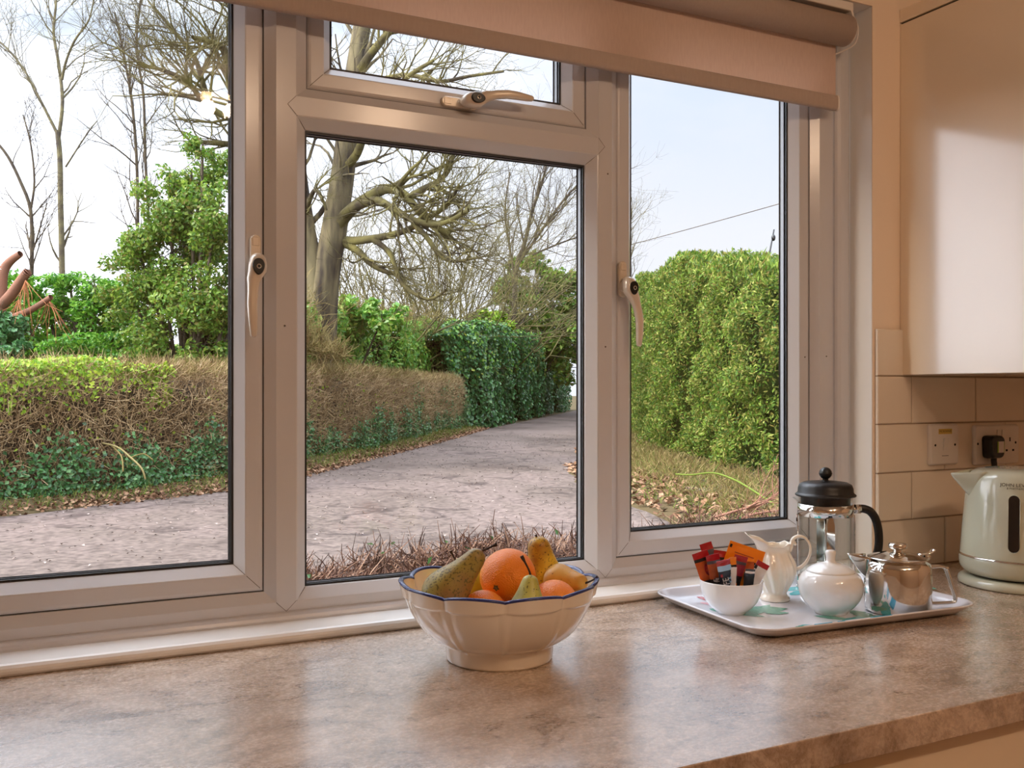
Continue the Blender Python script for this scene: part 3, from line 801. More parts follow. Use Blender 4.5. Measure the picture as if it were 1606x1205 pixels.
def orange(p, q, z, r, mat, label, face=None):
    o = empty('orange', BP(p, q, z-r*0.97), label, 'orange', 'oranges in the fruit bowl')
    g = MB()
    n, m = 40, 24; vs = []
    for i in range(m+1):
        for k in range(n):
            a = math.pi*i/m; t = 2*math.pi*k/n
            d = 1+0.012*math.sin(3*t+1)*math.sin(a)-0.02*abs(math.cos(a))**6-0.03*math.exp(-(a/0.12)**2)
            vs.append(Vector((math.sin(a)*math.cos(t), math.sin(a)*math.sin(t), math.cos(a)))*r*d)
    Fc = (face or Vector((0.2, 0.3, 1))).normalized()
    rot = Vector((0, 0, 1)).rotation_difference(Fc).to_matrix()
    off = Vector((0, 0, r*0.97))
    g.add([rot@v_+off for v_ in vs], [(i*n+k, (i+1)*n+k, (i+1)*n+(k+1) % n, i*n+(k+1) % n) for i in range(m) for k in range(n)], 0, True)
    g.build('peel', M[mat], o)
    g = MB(); c = rot@Vector((0, 0, r*0.962))+off
    st = []
    for k in range(10):
        a = 2*math.pi*k/10; rr = 0.0052 if k % 2 == 0 else 0.0032
        st.append(rot@Vector((rr*math.cos(a), rr*math.sin(a), r*0.978))+off)
    top = rot@Vector((0, 0, r*0.972))+off
    g.add(st+[top], [(k, (k+1) % 10, 10) for k in range(10)], 0)
    g.sphere(tuple(rot@Vector((0, 0, r*0.974))+off), 0.0022, 10, 6)
    g.build('stem_button', M['calyx'], o)
    return o
def pear(c, tip, L, R, mat, label, stem, neck=0.42, lumps=1.0, seed=1):
    """c: middle of the fat end, tip: point the neck aims at (room coordinates), stem: list of offsets from the tip"""
    ax = (tip-c).normalized()
    base = c-ax*R*0.95
    o = empty('pear', base, label, 'pear', 'pears in the fruit bowl')
    rot = Vector((0, 0, 1)).rotation_difference(ax).to_matrix()
    prof = [(0.0, 0.03), (0.02, 0.30), (0.06, 0.58), (0.13, 0.83), (0.22, 0.97), (0.31, 1.0), (0.40, 0.96), (0.50, 0.83+0.2*(neck-0.4)), (0.60, 0.69+0.4*(neck-0.4)), (0.70, 0.565+0.65*(neck-0.4)), (0.80, 0.47+0.85*(neck-0.4)), (0.88, neck), (0.94, neck*0.82), (0.98, neck*0.5), (1.0, 0.05)]
    pts = smooth_pts([(r_, z_, 0) for z_, r_ in prof], 3)
    g = MB(); rnd = random.Random(seed); ph = rnd.random()*6
    def rf(r, z, t, i):
        return (r*(1+0.035*lumps*math.sin(2*t+ph+z*30)+0.02*lumps*math.sin(3*t-ph+z*60)), z)
    g.lathe([(max(0.0003, p.x*R), p.y*L) for p in pts], 36, rf=rf)
    g.v = [tuple(rot@Vector(v_)) for v_ in g.v]
    g.build('skin', M[mat], o)
    tp = rot@Vector((0, 0, L*0.985)); sp = smooth_pts([tp]+[tp+Vector(s_) for s_ in stem], 4)
    g = MB(); k = len(sp); g.tube(sp, [0.0019-0.0006*math.sin(math.pi*i/(k-1))+(0.0008 if i >= k-2 else 0) for i in range(k)], 8)
    g.build('stem', M['stem'], o)
    return o
orange(0.0125, 0.000, 0.112, 0.0395, 'orange', 'largest orange, at the middle top of the fruit bowl', face=(-FV*0.86-RV*0.42+Vector((0, 0, -0.22))))
orange(-0.021, -0.056, 0.070, 0.0345, 'orange_pale', 'orange low at the bowl front below the largest orange', face=Vector((0.3, 0.5, -0.6)))
orange(-0.0545, 0.000, 0.0575, 0.0325, 'orange', 'orange tucked half hidden behind the leaning green pear', face=Vector((0.3, 0.5, -0.6)))
orange(0.076, -0.024, 0.0775, 0.0345, 'orange_pale', 'orange between the front pear and the golden pear', face=Vector((0.3, 0.5, -0.6)))
upv = Vector((0, 0, 1))
pear(BP(-0.075, -0.052, 0.098), BP(-0.030, -0.050, 0.149), 0.108, 0.0300, 'pear_green', 'brown-green pear leaning at the left of the bowl, stem to upper right', [RV*0.009+upv*0.004, RV*0.021+upv*0.0095], neck=0.46, seed=3)
pear(BP(0.039, -0.076, 0.084), BP(0.043, -0.070, 0.132), 0.073, 0.0292, 'pear_front', 'small green-yellow pear at the bowl front, dark stem pointing up', [-RV*0.003+upv*0.009, -RV*0.012+upv*0.026], neck=0.40, seed=5)
pear(BP(0.068, 0.064, 0.088), BP(0.056, 0.058, 0.150), 0.100, 0.0285, 'pear_yellow', 'bruised yellow pear standing upright at the back of the bowl', [-RV*0.001+upv*0.002, -RV*0.002+upv*0.004], neck=0.56, seed=8)
pear(BP(0.086, 0.034, 0.100), BP(0.123, -0.004, 0.1035), 0.073, 0.0235, 'pear_gold', 'golden pear lying at the right of the bowl, stem to the right', [RV*0.008+upv*0.003, RV*0.018+upv*0.0085], neck=0.50, seed=12)
pear(BP(-0.040, 0.062, 0.098), BP(-0.060, 0.056, 0.119), 0.064, 0.0280, 'pear_lime', 'lime-yellow pear mostly hidden behind the leaning green pear', [-RV*0.003+upv*0.007, -RV*0.0075+upv*0.015], neck=0.44, seed=15)

# ------------------------------------------------------------------ tea tray
TA = math.radians(-3.5)
TC = Vector((1.1825, 1.216, WT))
TW, TD = 0.458, 0.316
tray = empty('tray', TC, 'white melamine tray with teal leaf pattern holding the tea things', 'tray', rot=(0, 0, TA))
def rrect(hw, hd, r, n=10):
    pts = []
    for cx, cy, a0 in ((hw-r, hd-r, 0), (-hw+r, hd-r, 90), (-hw+r, -hd+r, 180), (hw-r, -hd+r, 270)):
        for k in range(n+1):
            a = math.radians(a0+90*k/n); pts.append((cx+r*math.cos(a), cy+r*math.sin(a)))
    return pts
g = MB()
lay = [(-0.030, 0.0005, 0.030), (-0.027, 0.0, 0.032), (-0.019, 0.0025, 0.036), (-0.010, 0.0095, 0.040), (-0.002, 0.0160, 0.044), (0.0, 0.0175, 0.045), (-0.0003, 0.0190, 0.045), (-0.0025, 0.0194, 0.044), (-0.006, 0.0172, 0.042), (-0.012, 0.0112, 0.038), (-0.019, 0.0056, 0.034), (-0.025, 0.0036, 0.031), (-0.029, 0.0032, 0.029)]
vs = []; 
for off, z, r in lay:
    vs += [(x, y, z) for x, y in rrect(TW/2+off, TD/2+off, r)]
K = 44
fs = [(i*K+k, i*K+(k+1) % K, (i+1)*K+(k+1) % K, (i+1)*K+k) for i in range(len(lay)-1) for k in range(K)]
g.add(vs, fs, 0, True)
g.add([vs[(len(lay)-1)*K+k] for k in range(K)], [tuple(range(K))], 0)
g.add([vs[k] for k in range(K)], [tuple(range(K))[::-1]], 0)
M['melamine'] = pbr('white_melamine', S(236, 238, 246), 0.10, var=0.02, coat=0.5)
M['teal'] = pbr('teal_print', S(40, 160, 168), 0.12, scale=60, col2=S(120, 205, 210), detail=6, stretch=(1, 5, 1))
M['tgreen'] = pbr('leaf_green_print', S(58, 150, 128), 0.12, scale=70, col2=S(150, 205, 190), detail=6, stretch=(5, 1, 1))
M['tred'] = pbr('red_print', S(196, 34, 48), 0.12, var=0.3, scale=80)
M['tpink'] = pbr('pink_print', S(236, 140, 160), 0.12, scale=90, col2=S(250, 225, 230))
M['tblue'] = pbr('blue_print', S(40, 140, 190), 0.12, scale=50, col2=S(90, 190, 215), detail=5)
trm = Matrix.Rotation(-TA, 3, 'Z')
def tl(u, v, z=0.0034):                 # pixel -> tray-local point on the tray floor
    p = P(u, v, (CAMZ-WT-z)/((v-610.0)/FOC))-TC
    p = trm@Vector((p.x, p.y, 0)); return Vector((p.x, p.y, z))
def leaf_print(u0, v0, u1, v1, wid, mat, dz=0.0002, wob=0.15, seed=0):
    a, b = tl(u0, v0), tl(u1, v1); d = b-a; n_ = Vector((-d.y, d.x, 0)).normalized()
    rnd = random.Random(seed); top, bot = [], []
    for i in range(13):
        t = i/12; w_ = 1.75*wid*math.sin(math.pi*t**0.8)**0.8*(1+wob*(rnd.random()-0.5)*2)
        p = a+d*t+n_*math.sin(t*3)*0.002
        top.append(p+n_*w_); bot.append(p-n_*w_)
    zz = Vector((0, 0, dz))
    vs = [p+zz for p in top+bot]
    g.add(vs, [(i+13, i+14, i+1, i) for i in range(12)], mat)
lim = TW/2-0.036, TD/2-0.036
leaf_print(1112, 955, 1200, 968, 0.010, 2, seed=1); leaf_print(1172, 958, 1236, 955, 0.012, 2, 0.0003, seed=2)
leaf_print(1176, 966, 1208, 949, 0.007, 2, 0.0004, seed=3); leaf_print(1200, 962, 1238, 962, 0.007, 2, 0.0005, seed=4)
leaf_print(1232, 928, 1262, 905, 0.013, 1, seed=5); leaf_print(1240, 934, 1275, 925, 0.007, 1, 0.0003, seed=6)
leaf_print(1276, 966, 1350, 975, 0.006, 2, seed=7); leaf_print(1322, 977, 1400, 966, 0.011, 1, 0.0003, seed=8)
leaf_print(1335, 958, 1372, 972, 0.009, 2, 0.0004, seed=9); leaf_print(1250, 984, 1292, 981, 0.005, 1, seed=10)
leaf_print(1093, 935, 1112, 944, 0.004, 3, seed=11); leaf_print(1084, 931, 1100, 940, 0.0018, 3, 0.0003, seed=12)
leaf_print(1098, 945, 1122, 951, 0.004, 4, seed=13)
leaf_print(1400, 940, 1450, 930, 0.012, 1, seed=14); leaf_print(1330, 905, 1380, 900, 0.012, 1, seed=15); leaf_print(1420, 915, 1470, 925, 0.009, 2, seed=16)
leaf_print(1150, 915, 1190, 905, 0.010, 1, seed=17)
# brush strokes that run off over the raised front edge
def edge_print(x0, x1, mat):
    i0, i1 = 5, 9
    n = 6
    for k in range(n):
        xa = x0+(x1-x0)*k/n; xb = x0+(x1-x0)*(k+1)/n
        va = []
        for j in (6, 7, 8, 9, 10, 11):
            off, z, r = lay[j]; y = -(TD/2+off)
            va.append((y-0.0000, z+0.00025))
        for j in range(5):
            sh = 0.003*j
            g.add([(xa+sh, va[j][0], va[j][1]), (xb+sh, va[j][0], va[j][1]), (xb+sh+0.003, va[j+1][0], va[j+1][1]), (xa+sh+0.003, va[j+1][0], va[j+1][1])], [(0, 1, 2, 3)], mat)
edge_print(-0.13, -0.095, 5); edge_print(-0.085, -0.07, 5); edge_print(-0.02, 0.025, 5); edge_print(-0.165, -0.15, 2)
g.build('tray_body', [M['melamine'], M['teal'], M['tgreen'], M['tred'], M['tpink'], M['tblue']], tray)
ZT = WT+0.0034

# ------------------------------------------------------------------ small bowl of sachets
SB = Vector((1.026, 1.2365, ZT))
sb = empty('small_bowl', SB, 'small plain white china bowl full of drink sachets on the tray', 'bowl')
g = MB()
g.lathe([(0.0001, 0.002), (0.020, 0.002), (0.0215, 0.0), (0.0235, 0.0), (0.0245, 0.003), (0.0285, 0.0055), (0.036, 0.012), (0.0430, 0.021), (0.0480, 0.032), (0.0507, 0.043), (0.0520, 0.0535), (0.0522, 0.0545), (0.0515, 0.0555), (0.0505, 0.0548),
         (0.0490, 0.043), (0.0462, 0.032), (0.0412, 0.022), (0.034, 0.014), (0.025, 0.0085), (0.0001, 0.007)], 72)
g.build('bowl_body', M['china'], sb)

def packmat(name, cols, sc=70, st=(1, 1, 1)):
    return pbr(name, cols[0], 0.28, scale=sc, col2=cols[1], detail=2, stretch=st, coat=0.2)
M['s_red'] = packmat('red_foil', (S(186, 24, 32), S(150, 14, 24)))
M['s_body'] = packmat('brown_orange_foil', (S(250, 112, 26), S(70, 24, 24)), 40)
M['s_body2'] = packmat('plum_foil', (S(190, 40, 50), S(44, 26, 50)), 60)
M['s_dark'] = packmat('black_foil', (S(22, 22, 28), S(14, 14, 18)))
M['s_navy'] = packmat('navy_foil', (S(26, 36, 56), S(18, 26, 42)))
M['s_blue'] = packmat('pale_blue_foil', (S(140, 190, 236), S(176, 216, 246)))
M['s_orange'] = packmat('orange_paper', (S(255, 150, 18), S(250, 132, 8)))
M['s_white'] = packmat('white_paper', (S(236, 232, 230), S(220, 214, 212)))
M['s_grey'] = packmat('grey_foil', (S(96, 90, 98), S(70, 64, 76)))
def text_mesh(body, size, ext=0.0):
    c = bpy.data.curves.new('lettering', 'FONT'); c.body = body; c.size = size; c.extrude = ext
    c.align_x = 'CENTER'; c.align_y = 'CENTER'; c.resolution_u = 3
    o = bpy.data.objects.new('lettering', c); COL.objects.link(o)
    dg = bpy.context.evaluated_depsgraph_get()
    me = o.evaluated_get(dg).to_mesh()
    V = [v.co.copy() for v in me.vertices]; F = [tuple(p.vertices) for p in me.polygons]
    o.evaluated_get(dg).to_mesh_clear()
    bpy.data.objects.remove(o, do_unlink=True); bpy.data.curves.remove(c)
    return V, F
def sachet(u, v, f, w_, h_, roll, label, bands, yaw=0.0, text=None, art=None, name='sachet'):
    """(u, v): pixel of the middle of the top edge, f: distance; bands: [(fraction of height from top, material)]"""
    top = P(u, v, f); lean = (f-1.565)*8.5
    nrm = (-FV*math.cos(yaw)+RV*math.sin(yaw)); side = Vector((-nrm.y, nrm.x, 0))   # to the right as seen
    if side.dot(RV) < 0: side = -side
    dn = (-upv*math.cos(roll)+side*math.sin(roll)); sd = (side*math.cos(roll)+upv*math.sin(roll))
    nn = nrm
    dn = (dn+nn*lean).normalized()
    nn = sd.cross(dn).normalized()
    if nn.dot(nrm) < 0: nn = -nn
    o = empty(name, top+dn*h_, label, 'sachet', 'drink sachets in the small white bowl')
    mats = []; g = MB(); NX, NY = 6, 14
    def surf(x, y, sgn):
        th = 0.0026*(math.sin(math.pi*min(1, max(0, (y-0.10)/0.80)))**0.6 if 0.10 < y < 0.9 else 0)*math.sin(math.pi*x)**0.7+0.0003
        wv = 0.0005*math.sin(y*23+x*9)
        return dn*(y*h_-h_)+sd*((x-0.5)*w_)+nn*(sgn*th+wv)
    for sgn in (1, -1):
        vs = [surf(i/NX, j/NY, sgn) for j in range(NY+1) for i in range(NX+1)]
        for j in range(NY):
            yc = (j+0.5)/NY; acc = 0; mi = len(bands)-1
            for bi, (fr, mt) in enumerate(bands):
                acc += fr
                if yc < acc: mi = bi; break
            q = [(j*(NX+1)+i, (j+1)*(NX+1)+i, (j+1)*(NX+1)+i+1, j*(NX+1)+i+1) for i in range(NX)]
            if sgn < 0: q = [t_[::-1] for t_ in q]
            g.add(vs, q, mi, True)
    # the two faces meet along the edges
    eL = []
    for x in (0.0, 1.0):
        a = [surf(x, j/NY, 1) for j in range(NY+1)]; b = [surf(x, j/NY, -1) for j in range(NY+1)]
        g.add(a+b, [(j, j+1, NY+2+j, NY+1+j) for j in range(NY)], len(bands)-1)
    a = [surf(i/NX, 0, 1) for i in range(NX+1)]; b = [surf(i/NX, 0, -1) for i in range(NX+1)]
    g.add(a+b, [(i, i+1, NX+2+i, NX+1+i) for i in range(NX)], 0)
    mats = [M[mt] for _, mt in bands]
    so = g.build('wrapper', mats, o)
    def front(x, y, lift=0.0007): return surf(min(1, max(0, x)), min(1, max(0, y)), 1)+nn*lift
    if art:
        for (pts, mt) in art:
            g = MB(); g.add([front(x, y) for x, y in pts], [tuple(range(len(pts)))], 0)
            g.build('printed_motif', M[mt], o)
    if text:
        for (body, size, x, y, ang, mt) in text:
            V, F = text_mesh(body, size); ca, sa = math.cos(ang), math.sin(ang)
            g = MB(); vs = []
            for p in V:
                px, py = p.x*ca-p.y*sa, p.x*sa+p.y*ca
                vs.append(front(x+px/w_, y-py/h_, 0.0009))
            g.add(vs, F, 0); g.build('lettering', M[mt], o)
    return o
fb = 1.565
def blob(cx, cy, rx, ry, n=10, a0=0, a1=6.2832):
    return [(cx+rx*math.cos(a0+(a1-a0)*k/n), cy+ry*math.sin(a0+(a1-a0)*k/n)) for k in range(n)]
H1 = 0.085
sachet(1106, 852, fb+0.020, 0.021, H1, 0.30, 'red-topped stick sachet standing highest at the back left of the small bowl', [(0.17, 's_red'), (0.12, 's_grey'), (0.71, 's_dark')])
sachet(1097, 866, fb-0.002, 0.027, 0.075, 0.33, 'leftmost red-topped stick sachet with brown and orange body', [(0.13, 's_red'), (0.10, 's_dark'), (0.40, 's_body'), (0.37, 's_dark')], art=[(blob(0.62, 0.42, 0.2, 0.14), 's_body2')])
sachet(1131, 864, fb+0.012, 0.024, 0.075, -0.14, 'dark red sachet behind, left of the orange packet', [(0.11, 's_red'), (0.15, 's_dark'), (0.3, 's_body2'), (0.44, 's_dark')])
sachet(1117, 870, fb-0.014, 0.0225, 0.072, 0.22, 'orange-bodied stick sachet third from the left in front', [(0.13, 's_red'), (0.09, 's_grey'), (0.32, 's_body'), (0.46, 's_dark')], art=[(blob(0.5, 0.60, 0.32, 0.055), 's_white'), (blob(0.5, 0.585, 0.26, 0.045), 's_dark')], text=[('N', 0.011, 0.55, 0.86, 0.2, 's_white')])
sachet(1173, 857, fb+0.006, 0.062, 0.070, -0.33, 'large orange paper tea packet with black print', [(0.5, 's_orange'), (0.5, 's_orange')], name='tea_packet',
       art=[([(0.03, 0.07), (0.09, 0.07), (0.09, 0.15), (0.03, 0.15)], 's_dark'), ([(0.16, 0.62), (0.17, 0.48), (0.24, 0.38), (0.34, 0.32), (0.44, 0.30), (0.56, 0.32), (0.56, 0.40), (0.45, 0.42), (0.34, 0.45), (0.28, 0.55), (0.25, 0.64)], 's_dark'),
            ([(0.66, 0.32), (0.86, 0.32), (0.88, 0.62), (0.66, 0.62)], 's_dark'), ([(0.20, 0.215), (0.74, 0.215), (0.74, 0.24), (0.20, 0.24)], 's_body')])
sachet(1149, 874, fb-0.020, 0.012, 0.060, 0.05, 'narrow yellow-orange sachet edge in front of the tea packet', [(0.2, 's_orange'), (0.06, 's_dark'), (0.74, 's_orange')])
sachet(1163, 872, fb-0.018, 0.0225, 0.068, -0.25, 'plum and black stick sachet in front of the orange packet', [(0.12, 's_red'), (0.10, 's_grey'), (0.26, 's_body2'), (0.52, 's_dark')])
sachet(1176, 877, fb-0.010, 0.0155, 0.062, -0.05, 'black and orange sachet right of the plum one', [(0.07, 's_orange'), (0.30, 's_body'), (0.63, 's_dark')])
sachet(1134, 879, fb-0.034, 0.0225, 0.066, 0.22, 'navy stick sachet with red top and pale blue band at the front', [(0.12, 's_red'), (0.17, 's_blue'), (0.71, 's_navy')], text=[('FE', 0.0145, 0.47, 0.56, math.pi/2+0.05, 's_white'), ('KA', 0.0085, 0.80, 0.54, math.pi/2+0.05, 's_blue')], art=[([(0.12, 0.36), (0.28, 0.36), (0.28, 0.44), (0.12, 0.44)], 's_red')])
sachet(1151, 890, fb-0.030, 0.010, 0.052, 0.0, 'small white sachet end between navy and black ones', [(1.0, 's_white')])
sachet(1177, 893, fb-0.032, 0.016, 0.052, -0.06, 'low black sachet with a grey band at the bowl front', [(0.07, 's_dark'), (0.06, 's_white'), (0.12, 's_navy'), (0.75, 's_dark')])
sachet(1198, 883, fb-0.006, 0.022, 0.062, -0.50, 'white sachet with a red top tilting out at the right', [(0.13, 's_red'), (0.87, 's_white')], art=[([(0.0, 0.14), (0.2, 0.14), (0.2, 0.24), (0.0, 0.24)], 's_dark')])

# ------------------------------------------------------------------ milk jug
JB = Vector((1.158, 1.278, ZT))
jug = empty('milk_jug', JB, 'ivory china milk jug with spiral fluting, behind the sachet bowl', 'jug')
SPD = math.atan2(-RV.y*0.97+FV.y*0.10, -RV.x*0.97+FV.x*0.10)       # the spout points left
jo = [(0.0001, 0.002), (0.022, 0.002), (0.0240, 0.0), (0.0258, 0.001), (0.0260, 0.004), (0.0235, 0.0075), (0.0205, 0.011), (0.0212, 0.016), (0.0262, 0.026), (0.0318, 0.038), (0.0352, 0.050), (0.0352, 0.060), (0.0325, 0.070), (0.0282, 0.079), (0.0255, 0.087), (0.0262, 0.094), (0.0285, 0.100)]
jo = [(p.x, p.y) for p in smooth_pts([(r, z, 0) for r, z in jo], 3)]
nj = len(jo)
ji = [(max(0.0001, r-0.0024), z) for r, z in jo[::-1] if z > 0.012]+[(0.0001, 0.013)]
def jug_rf(r, z, t, i):
    d = math.atan2(math.sin(t-SPD), math.cos(t-SPD))
    k = max(0.0, (z-0.078)/0.022)
    sp = math.exp(-(d/0.80)**2)
    kf = max(0, min(1, (z-0.012)/0.012))*max(0, min(1, (0.090-z)/0.02))
    fl = 0.0019*math.sin(11*t+z*62)*kf if i < 999 else 0
    wave = 0.0010*math.sin(8*t)*k
    return (r+fl+k**1.4*(0.0240*sp-0.002*math.exp(-((abs(d)-1.1)/0.4)**2)), z+k*(0.0165*sp-0.004*math.exp(-((abs(d)-1.5)/0.6)**2)+wave+0.002*math.exp(-((abs(d)-3.14)/0.5)**2)))
g = MB(); g.lathe(jo+[(jo[-1][0]-0.0012, jo[-1][1]+0.0008)]+ji, 132, rf=jug_rf)
g.build('jug_body', M['cream_china'], jug)
hd = Vector((math.cos(SPD+math.pi), math.sin(SPD+math.pi), 0))
g = MB()
hp = [(0.0245, 0.086), (0.0275, 0.094), (0.031, 0.107), (0.041, 0.113), (0.053, 0.109), (0.0605, 0.096), (0.060, 0.080), (0.053, 0.066), (0.043, 0.057), (0.0335, 0.054)]
pp = smooth_pts([hd*a+upv*b for a, b in hp], 5)
g.tube(pp, [0.0030+0.0008*math.cos(i/len(pp)*6.28) for i in range(len(pp))], 12, flat=(1.25, 0.9))
g.tube(smooth_pts([hd*0.031+upv*0.107, hd*0.0335+upv*0.100, hd*0.037+upv*0.0985], 4), [0.003]*8+[0.0022], 10)
g.build('handle', M['cream_china'], jug)

# ------------------------------------------------------------------ sugar bowl
UB = Vector((1.174, 1.1625, ZT))
su = empty('sugar_bowl', UB, 'round white china sugar bowl with a knobbed lid in the middle of the tray', 'sugar bowl')
ko = [(0.0001, 0.002), (0.0225, 0.002), (0.0240, 0.0), (0.0262, 0.0005), (0.0285, 0.004), (0.036, 0.0105), (0.044, 0.0195), (0.0498, 0.031), (0.0522, 0.043), (0.0510, 0.054), (0.0462, 0.0635), (0.0405, 0.0685), (0.0388, 0.0690)]
g = MB(); g.lathe([(p.x, p.y) for p in smooth_pts([(r, z, 0) for r, z in ko], 3)]+[(0.0372, 0.0680), (0.0372, 0.062), (0.044, 0.050), (0.045, 0.036), (0.030, 0.010), (0.0001, 0.008)], 72)
g.build('bowl_body', M['china'], su)
g = MB(); g.lathe([(0.0366, 0.0660), (0.0390, 0.0696), (0.0392, 0.0706), (0.0375, 0.0722), (0.030, 0.0775), (0.020, 0.0820), (0.011, 0.0842), (0.0080, 0.0852), (0.0072, 0.0875), (0.0074, 0.092), (0.0084, 0.097), (0.0088, 0.1005), (0.0080, 0.1030), (0.0055, 0.1044), (0.0001, 0.1047)], 56)
li = g.build('lid', M['china'], su)

# ------------------------------------------------------------------ cafetiere
FB = Vector((1.312, 1.312, ZT))
ca = empty('cafetiere', FB, 'glass cafetiere with black lid and steel frame at the back of the tray', 'cafetiere')
SPF = math.atan2(-RV.y, -RV.x)
M['cglass'] = thin_glass('beaker_glass', tint=(0.97, 0.985, 0.98, 1), base=0.03, gain=0.9)
RG = 0.0478
def caf_rf(r, z, t, i):
    d = math.atan2(math.sin(t-SPF), math.cos(t-SPF)); k = max(0, (z-0.150)/0.022)
    return (r+0.014*k*k*math.exp(-(d/0.25)**2), z-0.003*k*math.exp(-(d/0.25)**2))
g = MB(); gp = [(0.0001, 0.008), (0.042, 0.008), (0.0462, 0.010), (RG, 0.016), (RG, 0.06), (RG, 0.11), (RG, 0.150), (RG, 0.158), (RG, 0.166), (RG+0.0008, 0.172)]
g.lathe(gp, 72, rf=caf_rf); g.lathe([(max(0.0001, r-0.0022), z+(0.002 if z < 0.02 else 0)) for r, z in gp[::-1]], 72, rf=caf_rf)
g.build('glass_beaker', M['cglass'], ca)
g = MB()
RB = RG+0.0012
g.lathe([(RB, 0.136), (RB+0.0014, 0.136), (RB+0.0014, 0.158), (RB, 0.158), (RB, 0.136)], 72)
g.lathe([(RB-0.006, 0.004), (RB+0.0018, 0.004), (RB+0.0018, 0.020), (RB, 0.020), (RB, 0.006), (RB-0.006, 0.006)], 72)
HA = math.atan2(RV.y, RV.x)
for k in range(4):
    a = HA-0.14+k*math.pi/2
    d = Vector((math.cos(a), math.sin(a), 0)); sdv = Vector((-d.y, d.x, 0))
    wd = 0.0075
    prof = [(0.0, wd*0.8), (0.012, wd*0.75), (0.022, wd), (0.10, wd*0.95), (0.125, wd*0.9), (0.137, wd*0.5)]
    A = [d*(RB+0.0016)+sdv*w_+upv*z for z, w_ in prof]+[d*(RB+0.0016)-sdv*w_+upv*z for z, w_ in prof]
    B = [p+d*0.0016 for p in A]
    n = len(prof)
    g.add(A+B, [(i, i+1, n+i+1, n+i) for i in range(n-1)]+[(2*n+i, 3*n+i, 3*n+i+1, 2*n+i+1) for i in range(n-1)]+[(i, 2*n+i, 2*n+i+1, i+1) for i in range(n-1)]+[(n+i, n+i+1, 3*n+i+1, 3*n+i) for i in range(n-1)])
    g.tube([d*(RB-0.002)+upv*0.003, d*(RB+0.004)+upv*0.0005], 0.004, 10)
g.build('steel_frame', M['chrome'], ca)
g = MB(); g.lathe([(0.0535, 0.1722), (0.0548, 0.1735), (0.0545, 0.1755), (0.0515, 0.1775), (0.0500, 0.180), (0.0495, 0.187), (0.0470, 0.1935), (0.040, 0.1975), (0.025, 0.1995), (0.010, 0.2005), (0.0055, 0.2015), (0.0045, 0.204)], 64)
g.lathe([(0.0535, 0.1722), (0.0445, 0.1720), (0.0442, 0.152), (0.0400, 0.1515), (0.0398, 0.170), (0.0001, 0.170)], 64)
lid = g.build('lid', M['soft_black'], ca)
g = MB(); g.sphere((0, 0, 0.2145), 0.0117, 28, 16, sc=(1, 1, 0.97)); g.lathe([(0.0119, 0.2132), (0.01215, 0.2138), (0.01215, 0.2150), (0.0119, 0.2156)], 28); g.lathe([(0.0060, 0.2005), (0.0050, 0.204), (0.0062, 0.2055)], 20)
g.build('knob', M['soft_black'], lid)
g = MB(); g.tube([(0, 0, 0.022), (0, 0, 0.172)], 0.0021, 10)
g.lathe([(0.0001, 0.0215), (0.040, 0.0215), (0.0445, 0.0235), (0.0445, 0.0255), (0.040, 0.0240), (0.0001, 0.0235)], 40)
g.build('plunger', M['chrome'], ca)
g = MB(); hd = Vector((math.cos(HA), math.sin(HA), 0))
g.tube(smooth_pts([hd*a+upv*b for a, b in ((0.0515, 0.1475), (0.060, 0.1478), (0.072, 0.1478), (0.084, 0.1425), (0.0935, 0.129), (0.0985, 0.110), (0.1000, 0.090), (0.0985, 0.072), (0.0945, 0.060))], 5), 0.0078, 14, flat=(0.72, 1.0))
g.build('handle', M['soft_black'], ca)
g = MB(); g.tube([hd*0.0505+upv*0.1475, hd*0.0655+upv*0.1476], 0.0088, 16, flat=(0.78, 1.0))
c_ = hd*0.057+upv*0.1475-FV*0.0070; g.tube([c_, c_-FV*0.0016], 0.0050, 18); g.tube([c_, c_-FV*0.0022], 0.0030, 14)
g.build('handle_clamp', M['chrome'], ca)

# ------------------------------------------------------------------ steel teapot
PB = Vector((1.2846, 1.122, ZT))
tp = empty('teapot', PB, 'shiny stainless steel teapot with hinged lid at the right of the tray', 'teapot')
RT = 0.0532
g = MB(); po = [(0.0001, 0.003), (0.0480, 0.003), (0.0490, 0.0), (0.0505, 0.0005), (0.0522, 0.004), (RT, 0.010), (RT+0.0003, 0.03), (RT, 0.066), (RT-0.0006, 0.076), (RT-0.0030, 0.0815), (RT-0.0065, 0.0845), (RT-0.0095, 0.0860), (RT-0.0100, 0.0885), (RT-0.0108, 0.0890)]
g.lathe(po, 96); g.build('pot_body', M['chrome'], tp)
g = MB(); g.lathe([(RT-0.0058, 0.0888), (RT-0.0050, 0.0896), (RT-0.0056, 0.0906), (0.043, 0.0915), (0.032, 0.0950), (0.020, 0.0980), (0.010, 0.0995), (0.0070, 0.1000), (0.0066, 0.1016), (0.0085, 0.1035), (0.0142, 0.1055), (0.0150, 0.1085), (0.0146, 0.1120), (0.0125, 0.1138), (0.0001, 0.1142)], 64)
g.lathe([(RT-0.0058, 0.0888), (0.001, 0.0886)], 64)
lid = g.build('lid', M['chrome'], tp)
SA = math.atan2(-RV.y+FV.y*0.16, -RV.x+FV.x*0.16)
sd = Vector((math.cos(SA), math.sin(SA), 0)); sn = Vector((-sd.y, sd.x, 0))
g = MB(); rows = []
for i in range(10):
    t = i/9
    z = 0.052+0.039*t+0.0*t; d = 0.0295*t**0.9; w_ = 0.006+0.0155*t
    row = []
    for k in range(13):
        s_ = -1+2*k/12; q = 1-abs(s_)**1.5
        x0 = math.sqrt(max(0, RT**2-(w_*s_)**2))-0.001
        row.append(sd*(x0+d*q)+sn*(w_*s_*(1-0.35*q*t))+upv*(z+0.003*t*q))
    rows.append(row)
